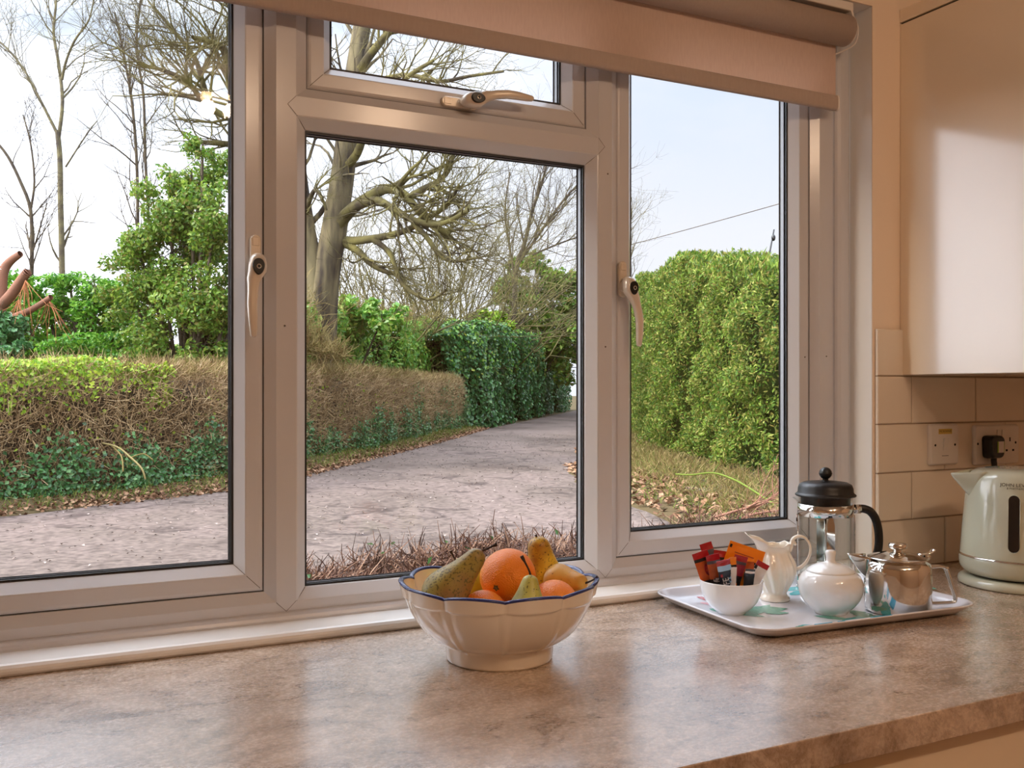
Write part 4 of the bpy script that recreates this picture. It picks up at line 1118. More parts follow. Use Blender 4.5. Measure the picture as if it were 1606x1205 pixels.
g.add([p for r in rows for p in r], [(i*13+k, i*13+k+1, (i+1)*13+k+1, (i+1)*13+k) for i in range(9) for k in range(12)], 0, True)
solidify(g.build('spout', M['chrome'], tp), 0.0014, -1)
ha = math.atan2(RV.y+FV.y*0.10, RV.x+FV.x*0.10); hd = Vector((math.cos(ha), math.sin(ha), 0)); hn = Vector((-hd.y, hd.x, 0))
g = MB()
for s_ in (-1, 1):
    g.tube(smooth_pts([hd*(RT-0.002)+upv*0.073+hn*0.006*s_, hd*(RT+0.020)+upv*0.0735+hn*0.005*s_, hd*(RT+0.029)+upv*0.071+hn*0.004*s_, hd*(RT+0.034)+upv*0.064+hn*0.0035*s_, hd*(RT+0.042)+upv*0.040+hn*0.003*s_, hd*(RT+0.0485)+upv*0.020+hn*0.003*s_, hd*(RT+0.047)+upv*0.0135+hn*0.003*s_, hd*(RT+0.040)+upv*0.0118+hn*0.003*s_, hd*(RT+0.018)+upv*0.0112+hn*0.003*s_, hd*(RT+0.002)+upv*0.0120+hn*0.003*s_, hd*(RT-0.001)+upv*0.014+hn*0.003*s_], 5), 0.0021, 10)
g.tube([hd*(RT+0.031)+upv*0.0705-hn*0.007, hd*(RT+0.031)+upv*0.0705+hn*0.007], 0.0030, 10)
g.build('wire_handle', M['chrome'], tp)
g = MB()
g.tube([hd*(RT-0.004)+upv*0.0905-hn*0.009, hd*(RT-0.004)+upv*0.0905+hn*0.009], 0.0042, 14)
g.tube(smooth_pts([hd*(RT-0.016)+upv*0.0935, hd*(RT-0.002)+upv*0.0955, hd*(RT+0.006)+upv*0.0985, hd*(RT+0.010)+upv*0.1015], 4), 0.0052, 12, flat=(1.3, 0.4))
g.build('lid_hinge', M['chrome'], tp)

# ------------------------------------------------------------------ kettle on its base
KX, KY = P(1600, 610, 1.805).x, P(1600, 610, 1.805).y
kb = empty('kettle_stand', (KX, KY, WT), 'round pale green power base under the kettle', 'kettle stand')
RK = 0.1065
g = MB(); g.lathe([(0.0001, 0.001), (RK+0.0005, 0.001), (RK+0.0025, 0.003), (RK+0.0030, 0.008), (RK+0.0012, 0.0135), (RK-0.004, 0.0170), (RK-0.010, 0.0180), (0.0001, 0.0180)], 96)
g.build('power_base', M['cgreen'], kb)
ZK = 0.0225
kt = empty('kettle', (KX, KY, WT+0.0182), 'sage green enamel kettle with dark water gauge against the tiles', 'kettle')
g = MB()
KP = [(0.0001, 0.003), (0.085, 0.003), (0.0915, 0.0042), (0.0985, 0.0065), (0.1035, 0.0115), (0.1062, 0.0185), (0.1070, 0.028), (0.1068, 0.0345), (0.1060, 0.0375), (0.1055, 0.0390)]
g.lathe([(p.x, p.y) for p in smooth_pts([(r, z, 0) for r, z in KP], 2)], 96)
up_ = [(0.1055, 0.0390), (0.1050, 0.0430), (0.1030, 0.070), (0.1005, 0.100), (0.0978, 0.130), (0.0955, 0.155), (0.0935, 0.174), (0.0912, 0.186), (0.0870, 0.1950), (0.0790, 0.2010), (0.0660, 0.2045), (0.045, 0.2065), (0.0001, 0.2075)]
g.lathe([(p.x, p.y) for p in smooth_pts([(r, z, 0) for r, z in up_], 3)], 96)
g.build('kettle_body', M['cgreen'], kt)
g = MB(); g.lathe([(0.0840, 0.0012), (0.0870, 0.0012), (0.0880, 0.0040), (0.0840, 0.0045)], 64); g.lathe([(0.0001, 0.0012), (0.085, 0.0012)], 64)
g.build('foot', M['black'], kt)
g = MB(); g.lathe([(0.1058, 0.0368), (0.1074, 0.0374), (0.1075, 0.0396), (0.1053, 0.0406)], 96); g.build('chrome_band', M['chrome'], kt)
SK = math.atan2(-RV.y+FV.y*0.08, -RV.x+FV.x*0.08)
sd = Vector((math.cos(SK), math.sin(SK), 0)); sn = Vector((-sd.y, sd.x, 0))
def kr(z):
    for (r0, z0), (r1, z1) in zip(up_[:-1], up_[1:]):
        if z0 <= z <= z1: return r0+(r1-r0)*(z-z0)/(z1-z0)
    return 0.09
g = MB(); rows = []; nS, nK = 14, 17
for i in range(nS):
    t = i/(nS-1); z = 0.150+0.0445*t; d = 0.0440*t**1.05; w_ = 0.002+0.036*t**0.75
    row = []
    for k in range(nK):
        s_ = -1+2*k/(nK-1); q = (1-abs(s_)**1.35)
        rr = kr(z); x0 = math.sqrt(max(0, rr**2-(w_*s_)**2))-0.002
        row.append(sd*(x0+d*q)+sn*(w_*s_*(1-0.30*q))+upv*(z+0.0065*t*(1-q)*(1 if t > 0 else 0)))
    rows.append(row)
g.add([p for r in rows for p in r], [(i*nK+k, i*nK+k+1, (i+1)*nK+k+1, (i+1)*nK+k) for i in range(nS-1) for k in range(nK-1)], 0, True)
solidify(g.build('spout', M['cgreen'], kt), 0.0030, -1)
def kpt(ang, z, lift=0.0012):        # a point on the kettle's side; ang 0 faces the viewer, + to the right
    d = (-FVk*math.cos(ang)+RVk*math.sin(ang)); return d*(kr(z)+lift)+upv*z
_v = Vector((KX, KY, 0)).normalized(); FVk = _v; RVk = Vector((_v.y, -_v.x, 0))
ga = -0.10
g = MB(); ow = 0.0098; pts = []
for k in range(13):
    a = math.pi*k/12; pts.append((ow*math.cos(a), 0.1525+ow*math.sin(a)))
for k in range(13):
    a = math.pi+math.pi*k/12; pts.append((ow*math.cos(a), 0.0665+ow*math.sin(a)))
def strip(outline, lift, mat):
    zs = sorted(set(round(p[1], 5) for p in outline))
    zs = sorted(zs+[0.08, 0.10, 0.12, 0.14])
    vs = []
    for z in zs:
        if z > 0.1525: hw = math.sqrt(max(0, ow**2-(z-0.1525)**2))
        elif z < 0.0665: hw = math.sqrt(max(0, ow**2-(z-0.0665)**2))
        else: hw = ow
        for k in range(7):
            x = (-1+2*k/6)*hw*(1-0.0)
            vs.append(kpt(ga+x/kr(z), z, lift))
    g.add(vs, [(i*7+k, i*7+k+1, (i+1)*7+k+1, (i+1)*7+k) for i in range(len(zs)-1) for k in range(6)], mat, True)
strip(pts, 0.0008, 0)
M['gauge'] = pbr('smoked_gauge_window', S(16, 18, 22), 0.06, coat=0.5)
g.build('water_gauge', M['gauge'], kt)
g = MB()
for k in range(len(pts)):
    a, b = pts[k], pts[(k+1) % len(pts)]
    g.tube([kpt(ga+a[0]/kr(a[1]), a[1], 0.0008), kpt(ga+b[0]/kr(b[1]), b[1], 0.0008)], 0.0008, 6)
g.build('gauge_surround', M['cgreen'], kt)
M['print'] = pbr('grey_print', S(52, 46, 40), 0.5)
for body, size, z in (('JOHN LEWIS', 0.0085, 0.1800), ('& PARTNERS', 0.0048, 0.1738)):
    V, F = text_mesh(body, size); g = MB()
    g.add([kpt(ga+0.02+p.x*1.08/kr(z), z+p.y, 0.0007) for p in V], F, 0)
    g.build('lettering', M['print'], kt)
g = MB(); hd = -sd
g.tube(smooth_pts([hd*0.080+upv*0.196, hd*0.105+upv*0.205, hd*0.130+upv*0.196, hd*0.146+upv*0.165, hd*0.147+upv*0.120, hd*0.138+upv*0.075, hd*0.120+upv*0.052, hd*0.103+upv*0.050], 5), 0.011, 14, flat=(1.3, 0.8))
g.build('handle', M['cgreen'], kt)

# ------------------------------------------------------------------ electrical plates on the tiles
def onwall(u, v, y): 
    a = (u-803)/FOC; t = y/(CT-ST*a); return Vector((t*(CT*a+ST), y, CAMZ+t*(610-v)/FOC))
M['brass_label'] = pbr('yellow_label', S(206, 172, 84), 0.5)
M['ink'] = pbr('label_ink', S(40, 30, 18), 0.6)
M['hole'] = pbr('dark_hole', S(12, 10, 10), 0.8)
def rplate(g, w_, h_, t, r=0.006, mat=0, cx=0, cz=0, y0=0.0, bv=0.002, tap=0.004):
    """rounded plate on the wall: back at y0, face towards -y"""
    def outl(sc):
        return rrect(w_/2-sc, h_/2-sc, max(0.001, r-sc*0.5), 5)
    K = 24; vs = []
    for sc, y in ((0, 0), (0, -t*0.45), (tap*0.6, -t*0.92), (tap, -t)):
        vs += [(cx+x, y0+y, cz+z) for x, z in outl(sc)]
    g.add(vs, [(i*K+k, i*K+(k+1) % K, (i+1)*K+(k+1) % K, (i+1)*K+k) for i in range(3) for k in range(K)]+[tuple(3*K+k for k in range(K))], mat)
sc = onwall(1476.5, 697, YT)
sw = empty('wall_switch', sc, 'single white wall switch with a yellow label on the tiles', 'switch')
g = MB(); rplate(g, 0.088, 0.088, 0.0095); g.build('face_plate', M['white_plastic'], sw)
g = MB(); g.prism([(-0.0095-0.0005, 0.009), (-0.0150, 0.011), (-0.0105, -0.017), (-0.0095, -0.017)], 'x', -0.0065, 0.0065)
g.v = [(x, y, z+0.004) for x, y, z in g.v]; bevel(g.build('rocker', M['white_plastic'], sw), 0.0008, 2)
for sx in (-0.0305, 0.0305):
    g = MB(); g.tube([(sx, -0.0094, -0.001), (sx, -0.0099, -0.001)], 0.0026, 14); g.build('screw', M['hole'], sw)
g = MB(); g.box(-0.010, 0.010, -0.0098, -0.0094, -0.0245, -0.0235); g.build('moulded_line', M['hole'], sw)
g = MB(); g.box(-0.0205, 0.0205, -0.0100, -0.0094, 0.0225, 0.0335); lb = g.build('sticker', M['brass_label'], sw)
V, F = text_mesh('MICROWAVE', 0.0062); g = MB(); g.add([(p.x, -0.0102, 0.0282+p.y) for p in V], F, 0); g.build('lettering', M['ink'], lb)
dc = onwall(1559, 697, YT)
ds = empty('double_socket', dc, 'double white power socket with one black plug in it', 'socket')
g = MB(); rplate(g, 0.147, 0.088, 0.0095); g.build('face_plate', M['white_plastic'], ds)
for sx in (0.0, 0.016):
    g = MB(); g.prism([(-0.0098, 0.0105), (-0.0125, 0.0105), (-0.0105, -0.0105), (-0.0095, -0.0105)], 'x', sx-0.006+0.002, sx+0.006+0.001)
    g.v = [(x, y, z+0.022) for x, y, z in g.v]; bevel(g.build('rocker', M['white_plastic'], ds), 0.0007, 2)
cx = 0.0405
g = MB(); g.box(cx-0.002, cx+0.002, -0.0098, -0.0094, 0.006, 0.015); g.build('earth_hole', M['hole'], ds)
for s_ in (-1, 1):
    g = MB(); g.box(cx+s_*0.011-0.0032, cx+s_*0.011+0.0032, -0.0098, -0.0094, -0.016, -0.0115); g.build('pin_hole', M['hole'], ds)
for sx in (0.060, -0.066):
    g = MB(); g.tube([(sx, -0.0094, 0.003), (sx, -0.0098, 0.003)], 0.0028, 14); g.build('screw', M['hole'], ds)
px = -0.030
pl = empty('plug', (dc.x+px, YT-0.0097, dc.z-0.004), 'black mains plug with green-edged label in the socket above the kettle', 'plug')
g = MB(); K = 24; vs = []
def pl_out(sx, sz, r): return rrect(sx, sz, r, 5)
for sx, sz, y, r in ((0.0235, 0.0245, 0.0, 0.009), (0.0240, 0.0255, -0.006, 0.010), (0.0228, 0.0245, -0.019, 0.010), (0.0205, 0.0220, -0.0235, 0.009), (0.018, 0.019, -0.0245, 0.008)):
    vs += [(x*(1-0.12*max(0, -z)/0.025), y, z+(0.0 if z > 0 else 0)) for x, z in pl_out(sx, sz, r)]
g.add(vs, [(i*K+k, i*K+(k+1) % K, (i+1)*K+(k+1) % K, (i+1)*K+k) for i in range(4) for k in range(K)]+[tuple(4*K+k for k in range(K))], 0, False)
bevel(g.build('plug_body', M['black'], pl), 0.001, 2)
g = MB(); g.tube(smooth_pts([(0, -0.012, -0.022), (0, -0.012, -0.032), (0, -0.013, -0.040), (0.004, -0.014, -0.10), (0.03, -0.016, -0.16), (0.055, -0.020, -0.206)], 5), [0.0062]*11+[0.0036]*15, 10)
g.build('cord', M['black'], pl)
g = MB(); g.box(-0.002, 0.0155, -0.0252, -0.0240, -0.012, 0.0125); g.box(-0.0055, -0.002, -0.0252, -0.0240, -0.012, 0.0125, 1); g.box(0.0155, 0.017, -0.0250, -0.0240, -0.012, 0.0125, 1)
M['lime_label'] = pbr('lime_label', S(150, 190, 50), 0.5)
g.build('rating_label', [M['s_white'], M['lime_label']], pl)
# ------------------------------------------------------------------ outdoors: generators
RNG = np.random.default_rng(7)
def rvec(rng, n):
    v = rng.normal(size=(n, 3)); return v/np.linalg.norm(v, axis=1, keepdims=True)
def nrm(v): return v/np.maximum(1e-9, np.linalg.norm(v, axis=1, keepdims=True))
def leaf_arrays(rng, C, Nrm, L, W, wild=0.8, droop=0.0, fold=0.12):
    """C: leaf centres, Nrm: preferred facing; four-cornered folded leaves"""
    n = len(C)
    N_ = nrm(Nrm+wild*rvec(rng, n))
    T = rvec(rng, n); T[:, 2] -= droop; T = T-N_*np.sum(T*N_, axis=1, keepdims=True); T = nrm(T)
    B = np.cross(N_, T)
    l = (L*rng.uniform(0.6, 1.25, n))[:, None]*0.5; w = (W*rng.uniform(0.6, 1.2, n))[:, None]*0.5
    V = np.empty((n, 4, 3))
    V[:, 0] = C-T*l; V[:, 1] = C+B*w+N_*(l*fold)-T*l*0.15; V[:, 2] = C+T*l-N_*(l*fold); V[:, 3] = C-B*w+N_*(l*fold)-T*l*0.15
    F = np.arange(n*4).reshape(n, 4)
    return V.reshape(-1, 3), F
def seg_arrays(P0, P1, R0, R1, n=4):
    P0 = np.asarray(P0, float); P1 = np.asarray(P1, float); R0 = np.asarray(R0, float); R1 = np.asarray(R1, float)
    D = nrm(P1-P0); up = np.where(np.abs(D[:, 2:3]) < 0.9, np.array([[0, 0, 1.0]]), np.array([[1.0, 0, 0]]))
    A = nrm(np.cross(D, up)); B = np.cross(A, D)
    m = len(P0); V = np.empty((m, 2*n, 3))
    for k in range(n):
        t = 2*math.pi*k/n; o = A*math.cos(t)+B*math.sin(t)
        V[:, k] = P0+o*R0[:, None]; V[:, n+k] = P1+o*R1[:, None]
    base = (np.arange(m)*2*n)[:, None]; F = []
    for k in range(n):
        F.append(np.concatenate([base+k, base+(k+1) % n, base+n+(k+1) % n, base+n+k], axis=1))
    return V.reshape(-1, 3), np.stack(F, axis=1).reshape(-1, 4)
def twigs(rng, C, Dr, Lm, r, n=3, wild=0.7):
    m = len(C); D = nrm(Dr+wild*rvec(rng, m)); L_ = (Lm*rng.uniform(0.4, 1.5, m))[:, None]
    mid = C+D*L_*0.5; D2 = nrm(D+0.45*rvec(rng, m)); end = mid+D2*L_*0.5
    R = r*rng.uniform(0.6, 1.4, m)
    V1, F1 = seg_arrays(C, mid, R, R*0.75, n); V2, F2 = seg_arrays(mid, end, R*0.75, R*0.35, n)
    return np.concatenate([V1, V2]), np.concatenate([F1, F2+len(V1)])
class Path:
    def __init__(s, pts):
        s.p = np.array([[q[0], q[1]] for q in pts], float)
        d = np.linalg.norm(np.diff(s.p, axis=0), axis=1); s.c = np.concatenate([[0], np.cumsum(d)]); s.L = s.c[-1]
    def at(s, t):
        t = np.asarray(t, float); return np.stack([np.interp(t, s.c, s.p[:, 0]), np.interp(t, s.c, s.p[:, 1])], axis=1)
    def left(s, t):
        e = 0.25; d = s.at(np.minimum(t+e, s.L))-s.at(np.maximum(t-e, 0)); d = d/np.linalg.norm(d, axis=1, keepdims=True)
        return np.stack([-d[:, 1], d[:, 0]], axis=1)
def lump(t, z, amp, f=1.0, ph=0.0):
    return amp*(np.sin(t*1.3*f+ph)*0.5+np.sin(t*3.1*f+1.7*z+ph*2)*0.3+np.sin(t*6.3*f-2.9*z+ph)*0.25+np.sin(t*0.55*f+ph*3)*0.4)
def hedge_pts(rng, n, path, front, hf, depth, zlo=0.0, zhi=1.0, top=0.3, amp=0.12, inset=0.12, t0=0.0, t1=1.0, bias=None, ph=0.0, dens=None):
    """points on the face and top of a clipped hedge. front=+1: face on the left of the path"""
    if dens is None: t = rng.uniform(t0, t1, n)*path.L
    else: t = (t0+(t1-t0)*rng.uniform(0, 1, n)**dens)*path.L
    H = hf(t); is_top = rng.uniform(size=n) < top
    zz = rng.uniform(zlo, zhi, n) if bias is None else zlo+(zhi-zlo)*rng.uniform(size=n)**bias
    z = np.where(is_top, H*(1+0*t), zz*H)
    off = np.where(is_top, -rng.uniform(0, 1, n)*depth, 0.0)
    b = lump(t, z, amp, 1.0, ph)
    off = off+np.where(is_top, 0.0, b-np.abs(rng.normal(0, inset, n)))
    round_ = np.clip((z/np.maximum(H, 0.1)-0.82)/0.18, 0, 1)**2
    off = off-np.where(is_top, 0, round_*0.18)
    z = z+np.where(is_top, b*0.6-np.abs(rng.normal(0, inset*0.7, n)), 0)
    c = path.at(t); nl = path.left(t)*front
    C = np.stack([c[:, 0]+nl[:, 0]*off, c[:, 1]+nl[:, 1]*off, GZ+z], axis=1)
    N_ = np.stack([nl[:, 0], nl[:, 1], np.where(is_top, 1.2, 0.35)], axis=1); N_[is_top, :2] *= 0.3
    return C, N_
def hedge_core(path, front, hf, depth, inset=0.28):
    ts = np.linspace(0, path.L, max(12, int(path.L/0.8))); V = []; 
    c = path.at(ts); nl = path.left(ts)*front; H = hf(ts)
    for i in range(len(ts)):
        for off, z in ((-inset, 0.0), (-inset, 0.80), (-inset-0.15, 0.93), (-depth+inset, 0.93), (-depth+inset, 0.0)):
            V.append((c[i, 0]+nl[i, 0]*off, c[i, 1]+nl[i, 1]*off, GZ+0.0+z*H[i]*(0.97 if z > 0.5 else 1)))
    F = []
    for i in range(len(ts)-1):
        for k in range(5): F.append((i*5+k, i*5+(k+1) % 5, (i+1)*5+(k+1) % 5, (i+1)*5+k))
    return np.array(V), np.array(F)
def clump_pts(rng, n, blobs, shell=0.55):
    """blobs: (x, y, z, rx, ry, rz); leaves mostly near each blob's surface"""
    sub = []
    for b in blobs:
        for d in rvec(rng, 11):
            q = rng.uniform(0.45, 1.0); r = rng.uniform(0.30, 0.48)
            sub.append((b[0]+d[0]*b[3]*q, b[1]+d[1]*b[4]*q, b[2]+d[2]*b[5]*q, b[3]*r, b[4]*r, b[5]*r*0.8))
    blobs = sub
    vol = np.array([b[3]*b[4]*b[5] for b in blobs])**0.67; idx = rng.choice(len(blobs), n, p=vol/vol.sum())
    B = np.array(blobs)[idx]; d = rvec(rng, n); r = (shell+(1-shell)*rng.uniform(size=n)**0.6)[:, None]
    rr = 1+0.18*np.sin(d[:, 0:1]*7+idx[:, None])+0.15*np.sin(d[:, 2:3]*9+idx[:, None]*2)
    C = B[:, :3]+d*r*rr*B[:, 3:]
    return C, nrm(nrm(d/B[:, 3:])+np.array([[0, 0, 0.35]]))
def join(*arr):
    Vs, Fs, b = [], [], 0
    for V, F in arr:
        Vs.append(V); Fs.append(F+b); b += len(V)
    return np.concatenate(Vs), np.concatenate(Fs)

class Tree:
    """grows a leafless crown as a list of tapering segments"""
    def __init__(s, seed): s.P0 = []; s.P1 = []; s.R0 = []; s.R1 = []; s.rnd = random.Random(seed); s.tp = []
    def seg(s, a, b, r0, r1): s.P0.append(a[:]); s.P1.append(b[:]); s.R0.append(r0); s.R1.append(r1)
    def guide(s, pts, r0, r1, sub=0, sublen=1.0, subr=0.35, depth=2, t0=0.3, trop=0.1, spread=(25, 65), nseg=4):
        q = smooth_pts(pts, nseg); k = len(q)
        for i in range(k-1):
            ra = r0+(r1-r0)*i/(k-1); rb = r0+(r1-r0)*(i+1)/(k-1)
            j = s.rnd.uniform(-.15, .15)*ra; s.seg(q[i], q[i+1], ra, rb)
        for _ in range(sub):
            t = s.rnd.uniform(t0, 1.0); i = min(k-2, int(t*(k-1)))
            d = (q[i+1]-q[i]).normalized(); rr = (r0+(r1-r0)*t)
            s.branch(q[i].lerp(q[i+1], s.rnd.random()), s.turn(d, s.rnd.uniform(*spread)), sublen*s.rnd.uniform(0.6, 1.2)*(1.1-0.4*t), max(rr*subr*s.rnd.uniform(.7, 1.1), 0.006), depth, trop)
        return q
    def turn(s, d, ang):
        a = Vector((s.rnd.gauss(0, 1), s.rnd.gauss(0, 1), s.rnd.gauss(0, 1))); a = (a-d*a.dot(d)).normalized()
        return (d*math.cos(math.radians(ang))+a*math.sin(math.radians(ang))).normalized()
    def branch(s, p, d, L, r, depth, trop=0.1, wig=13, kids=(3, 5)):
        n = 5 if depth > 0 else 3
        step = L/n; p = Vector(p); d = Vector(d); rr = r
        nodes = []
        for i in range(n):
            d = s.turn(d, s.rnd.uniform(3, wig*1.6)); d.z += trop*0.5; d.normalize()
            q = p+d*step; r2 = r*(1-0.72*(i+1)/n)
            s.seg(p, q, rr, max(r2, 0.0025)); nodes.append((q.copy(), d.copy(), r2)); p = q; rr = max(r2, 0.0025)
        if depth > 0:
            for _ in range(s.rnd.randint(*kids)):
                i = s.rnd.randint(1, n-1); q, dd, r2 = nodes[i]
                s.branch(q, s.turn(dd, s.rnd.uniform(22, 60)), L*s.rnd.uniform(0.38, 0.66), max(r2*0.72, 0.003), depth-1, trop, wig, kids)
    def build(s, name, mat, parent, n=5):
        V, F = seg_arrays([list(p) for p in s.P0], [list(p) for p in s.P1], s.R0, s.R1, n)
        o = Vector(parent.location); V = V-np.array([o.x, o.y, o.z])
        return np_mesh(name, V, F, mat, parent, smooth=True)
def loc_mesh(name, arr, mat, parent):
    o = parent.location; V = arr[0]-np.array([o.x, o.y, o.z]); return np_mesh(name, V, arr[1], mat, parent)

# ------------------------------------------------------------------ outdoor materials
M['bark_oak'] = pbr('mossy_oak_bark', S(52, 44, 38), 0.95, scale=1.6, col2=S(124, 112, 82), detail=10, stretch=(3, 3, 0.55), bump=0.8, bscale=18, contrast=0.13)
M['bark_grey'] = pbr('grey_green_bark', S(70, 62, 54), 0.95, scale=4, col2=S(116, 108, 76), detail=8, contrast=0.16)
M['bark_dark'] = pbr('dark_twig_bark', S(52, 44, 40), 0.95, scale=5, col2=S(92, 80, 60), detail=6, contrast=0.18)
M['bark_olive'] = pbr('olive_twig_bark', S(62, 52, 38), 0.95, scale=2.5, col2=S(118, 110, 60), detail=8, contrast=0.16)
M['bark_red'] = pbr('torn_red_bark', S(143, 94, 71), 0.85, scale=6, col2=S(108, 77, 62), detail=6)
M['bark_orange'] = pbr('dead_orange_twigs', S(160, 97, 52), 0.9, scale=5, col2=S(134, 82, 50))
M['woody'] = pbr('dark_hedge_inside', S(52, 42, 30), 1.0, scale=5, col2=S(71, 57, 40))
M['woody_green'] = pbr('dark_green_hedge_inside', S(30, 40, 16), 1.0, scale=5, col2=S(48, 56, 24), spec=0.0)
M['l_twig'] = leafy('dead_hedge_twigs', [S(104, 82, 58), S(142, 116, 84), S(172, 146, 108), S(196, 172, 136)], 0.9, 0.0, 0.1)
M['l_twig2'] = leafy('thorn_twigs', [S(44, 28, 24), S(78, 52, 42), S(112, 82, 66), S(150, 122, 102)], 0.8, 0.0, 0.2)
M['l_lime'] = leafy('lime_hedge_leaf', [S(86, 132, 28), S(141, 179, 44), S(185, 199, 72), S(111, 150, 41)], 0.5, 0.35)
M['l_ivy'] = leafy('dark_ivy_leaf', [S(34, 74, 38), S(56, 105, 52), S(85, 137, 74), S(43, 87, 45), S(125, 166, 108)], 0.34, 0.2, 0.5)
M['l_laurel'] = leafy('laurel_leaf', [S(60, 116, 34), S(97, 156, 49), S(150, 186, 80), S(80, 136, 41), S(179, 185, 85)], 0.36, 0.3, 0.5)
M['l_holly'] = leafy('mixed_green_leaf', [S(56, 96, 28), S(96, 136, 40), S(150, 170, 72), S(78, 118, 36), S(136, 122, 62)], 0.42, 0.4, 0.4)
M['l_bright'] = leafy('bright_green_leaf', [S(46, 104, 26), S(88, 150, 38), S(140, 186, 64), S(62, 124, 46)], 0.42, 0.4, 0.4)
M['l_conifer'] = leafy('conifer_spray', [S(44, 72, 22), S(78, 112, 32), S(132, 154, 58), S(60, 92, 28), S(158, 160, 80), S(112, 94, 44)], 0.55, 0.3, 0.2)
M['l_litter'] = leafy('leaf_litter', [S(94, 66, 47), S(131, 97, 72), S(165, 131, 104), S(113, 81, 59), S(71, 49, 37)], 0.85, 0.1, 0.2)
M['l_straw'] = leafy('dry_grass_blades', [S(126, 109, 60), S(156, 138, 87), S(175, 155, 109), S(101, 101, 45), S(134, 101, 71)], 0.85, 0.2, 0.2)
M['l_grass'] = leafy('green_grass_blades', [S(77, 101, 34), S(109, 128, 49), S(134, 138, 67)], 0.7, 0.3, 0.2)
def road_mat():
    m, nt, out = new_mat('worn_gravel_lane')
    N = nt.nodes.new; L = nt.links.new
    b = N('ShaderNodeBsdfPrincipled'); b.inputs['Roughness'].default_value = 0.9; b.inputs['Specular IOR Level'].default_value = 0.2
    tc = N('ShaderNodeTexCoord')
    def noise(sc, det, st=(1, 1, 1)):
        mp = N('ShaderNodeMapping'); mp.inputs['Scale'].default_value = st; mp.inputs['Rotation'].default_value = (0, 0, -0.9); L(tc.outputs['Object'], mp.inputs[0])
        n = N('ShaderNodeTexNoise'); n.inputs['Scale'].default_value = sc; n.inputs['Detail'].default_value = det; n.inputs['Roughness'].default_value = 0.65
        L(mp.outputs[0], n.inputs['Vector']); return n.outputs['Fac']
    def ramp(f, *st):
        r = N('ShaderNodeValToRGB'); e = r.color_ramp.elements
        while len(e) < len(st): e.new(0.5)
        for i, (p, c) in enumerate(st): e[i].position = p; e[i].color = c
        L(f, r.inputs[0]); return r.outputs[0]
    base = ramp(noise(0.45, 8, (1, 0.5, 1)), (0.30, S(72, 60, 54)), (0.48, S(101, 89, 82)), (0.62, S(113, 99, 93)), (0.78, S(90, 80, 70)))
    fine = ramp(noise(14, 9), (0.34, (0.45, 0.43, 0.42, 1)), (0.5, (0.92, 0.9, 0.9, 1)), (0.64, (1.2, 1.19, 1.17, 1)))
    x = N('ShaderNodeMix'); x.data_type = 'RGBA'; x.blend_type = 'MULTIPLY'; x.inputs['Factor'].default_value = 1; L(base, x.inputs['A']); L(fine, x.inputs['B'])
    # dark cracked ridges left by wheels turning: warped contour lines
    cr = noise(0.30, 3); ridge = ramp(cr, (0.472, (1, 1, 1, 1)), (0.490, (0.62, 0.60, 0.60, 1)), (0.497, (0.50, 0.48, 0.49, 1)), (0.505, (1, 1, 1, 1)))
    brk = ramp(noise(1.7, 4), (0.38, (0, 0, 0, 1)), (0.5, (1, 1, 1, 1)))
    y = N('ShaderNodeMix'); y.data_type = 'RGBA'; y.blend_type = 'MULTIPLY'; L(brk, y.inputs['Factor']); L(x.outputs['Result'], y.inputs['A']); L(ridge, y.inputs['B'])
    L(y.outputs['Result'], b.inputs['Base Color'])
    bp = N('ShaderNodeBump'); bp.inputs['Strength'].default_value = 0.12; bp.inputs['Distance'].default_value = 0.01; L(noise(22, 8), bp.inputs['Height']); L(bp.outputs[0], b.inputs['Normal'])
    L(b.outputs[0], out.inputs[0]); return m
M['road'] = road_mat()
M['earth'] = pbr('leafy_earth', S(84, 66, 50), 1.0, scale=1.4, col2=S(72, 70, 42), detail=8, spec=0.1)

# ------------------------------------------------------------------ ground and lane
g = MB(); g.box(-70, 110, 1.72, 160, GZ-0.5, GZ-0.03); struct('ground', g, M['earth'])
Lp = [(-14, 6.6), (-6, 9.9), (-0.43, 12.2), (2.45, 13.8), (4.6, 16.9), (8.6, 22.4), (13.8, 29.6), (20.5, 38.5), (30.5, 52), (40, 64)]
Rp = [(3.2, 1.75), (4.9, 5.2), (5.85, 8.0), (6.5, 9.9), (8.9, 13.9), (12.3, 19.6), (16.6, 27), (22.0, 35.6), (32.6, 50), (42.5, 63)]
bmv = []
PLn, PRn = Path(Lp), Path(Rp)
g = MB()
V = [(x, y, GZ) for x, y in Lp]+[(x, y, GZ) for x, y in Rp[::-1]]+[(-14, 1.75, GZ)]
g.add(V, [tuple(range(len(V)))[::-1]]); 
V2 = [(x, y, GZ-0.2) for x, y, z in V]; n = len(V)
g.add(V+V2, [(i, (i+1) % n, n+(i+1) % n, n+i) for i in range(n)])
struct('road', g, M['road'])

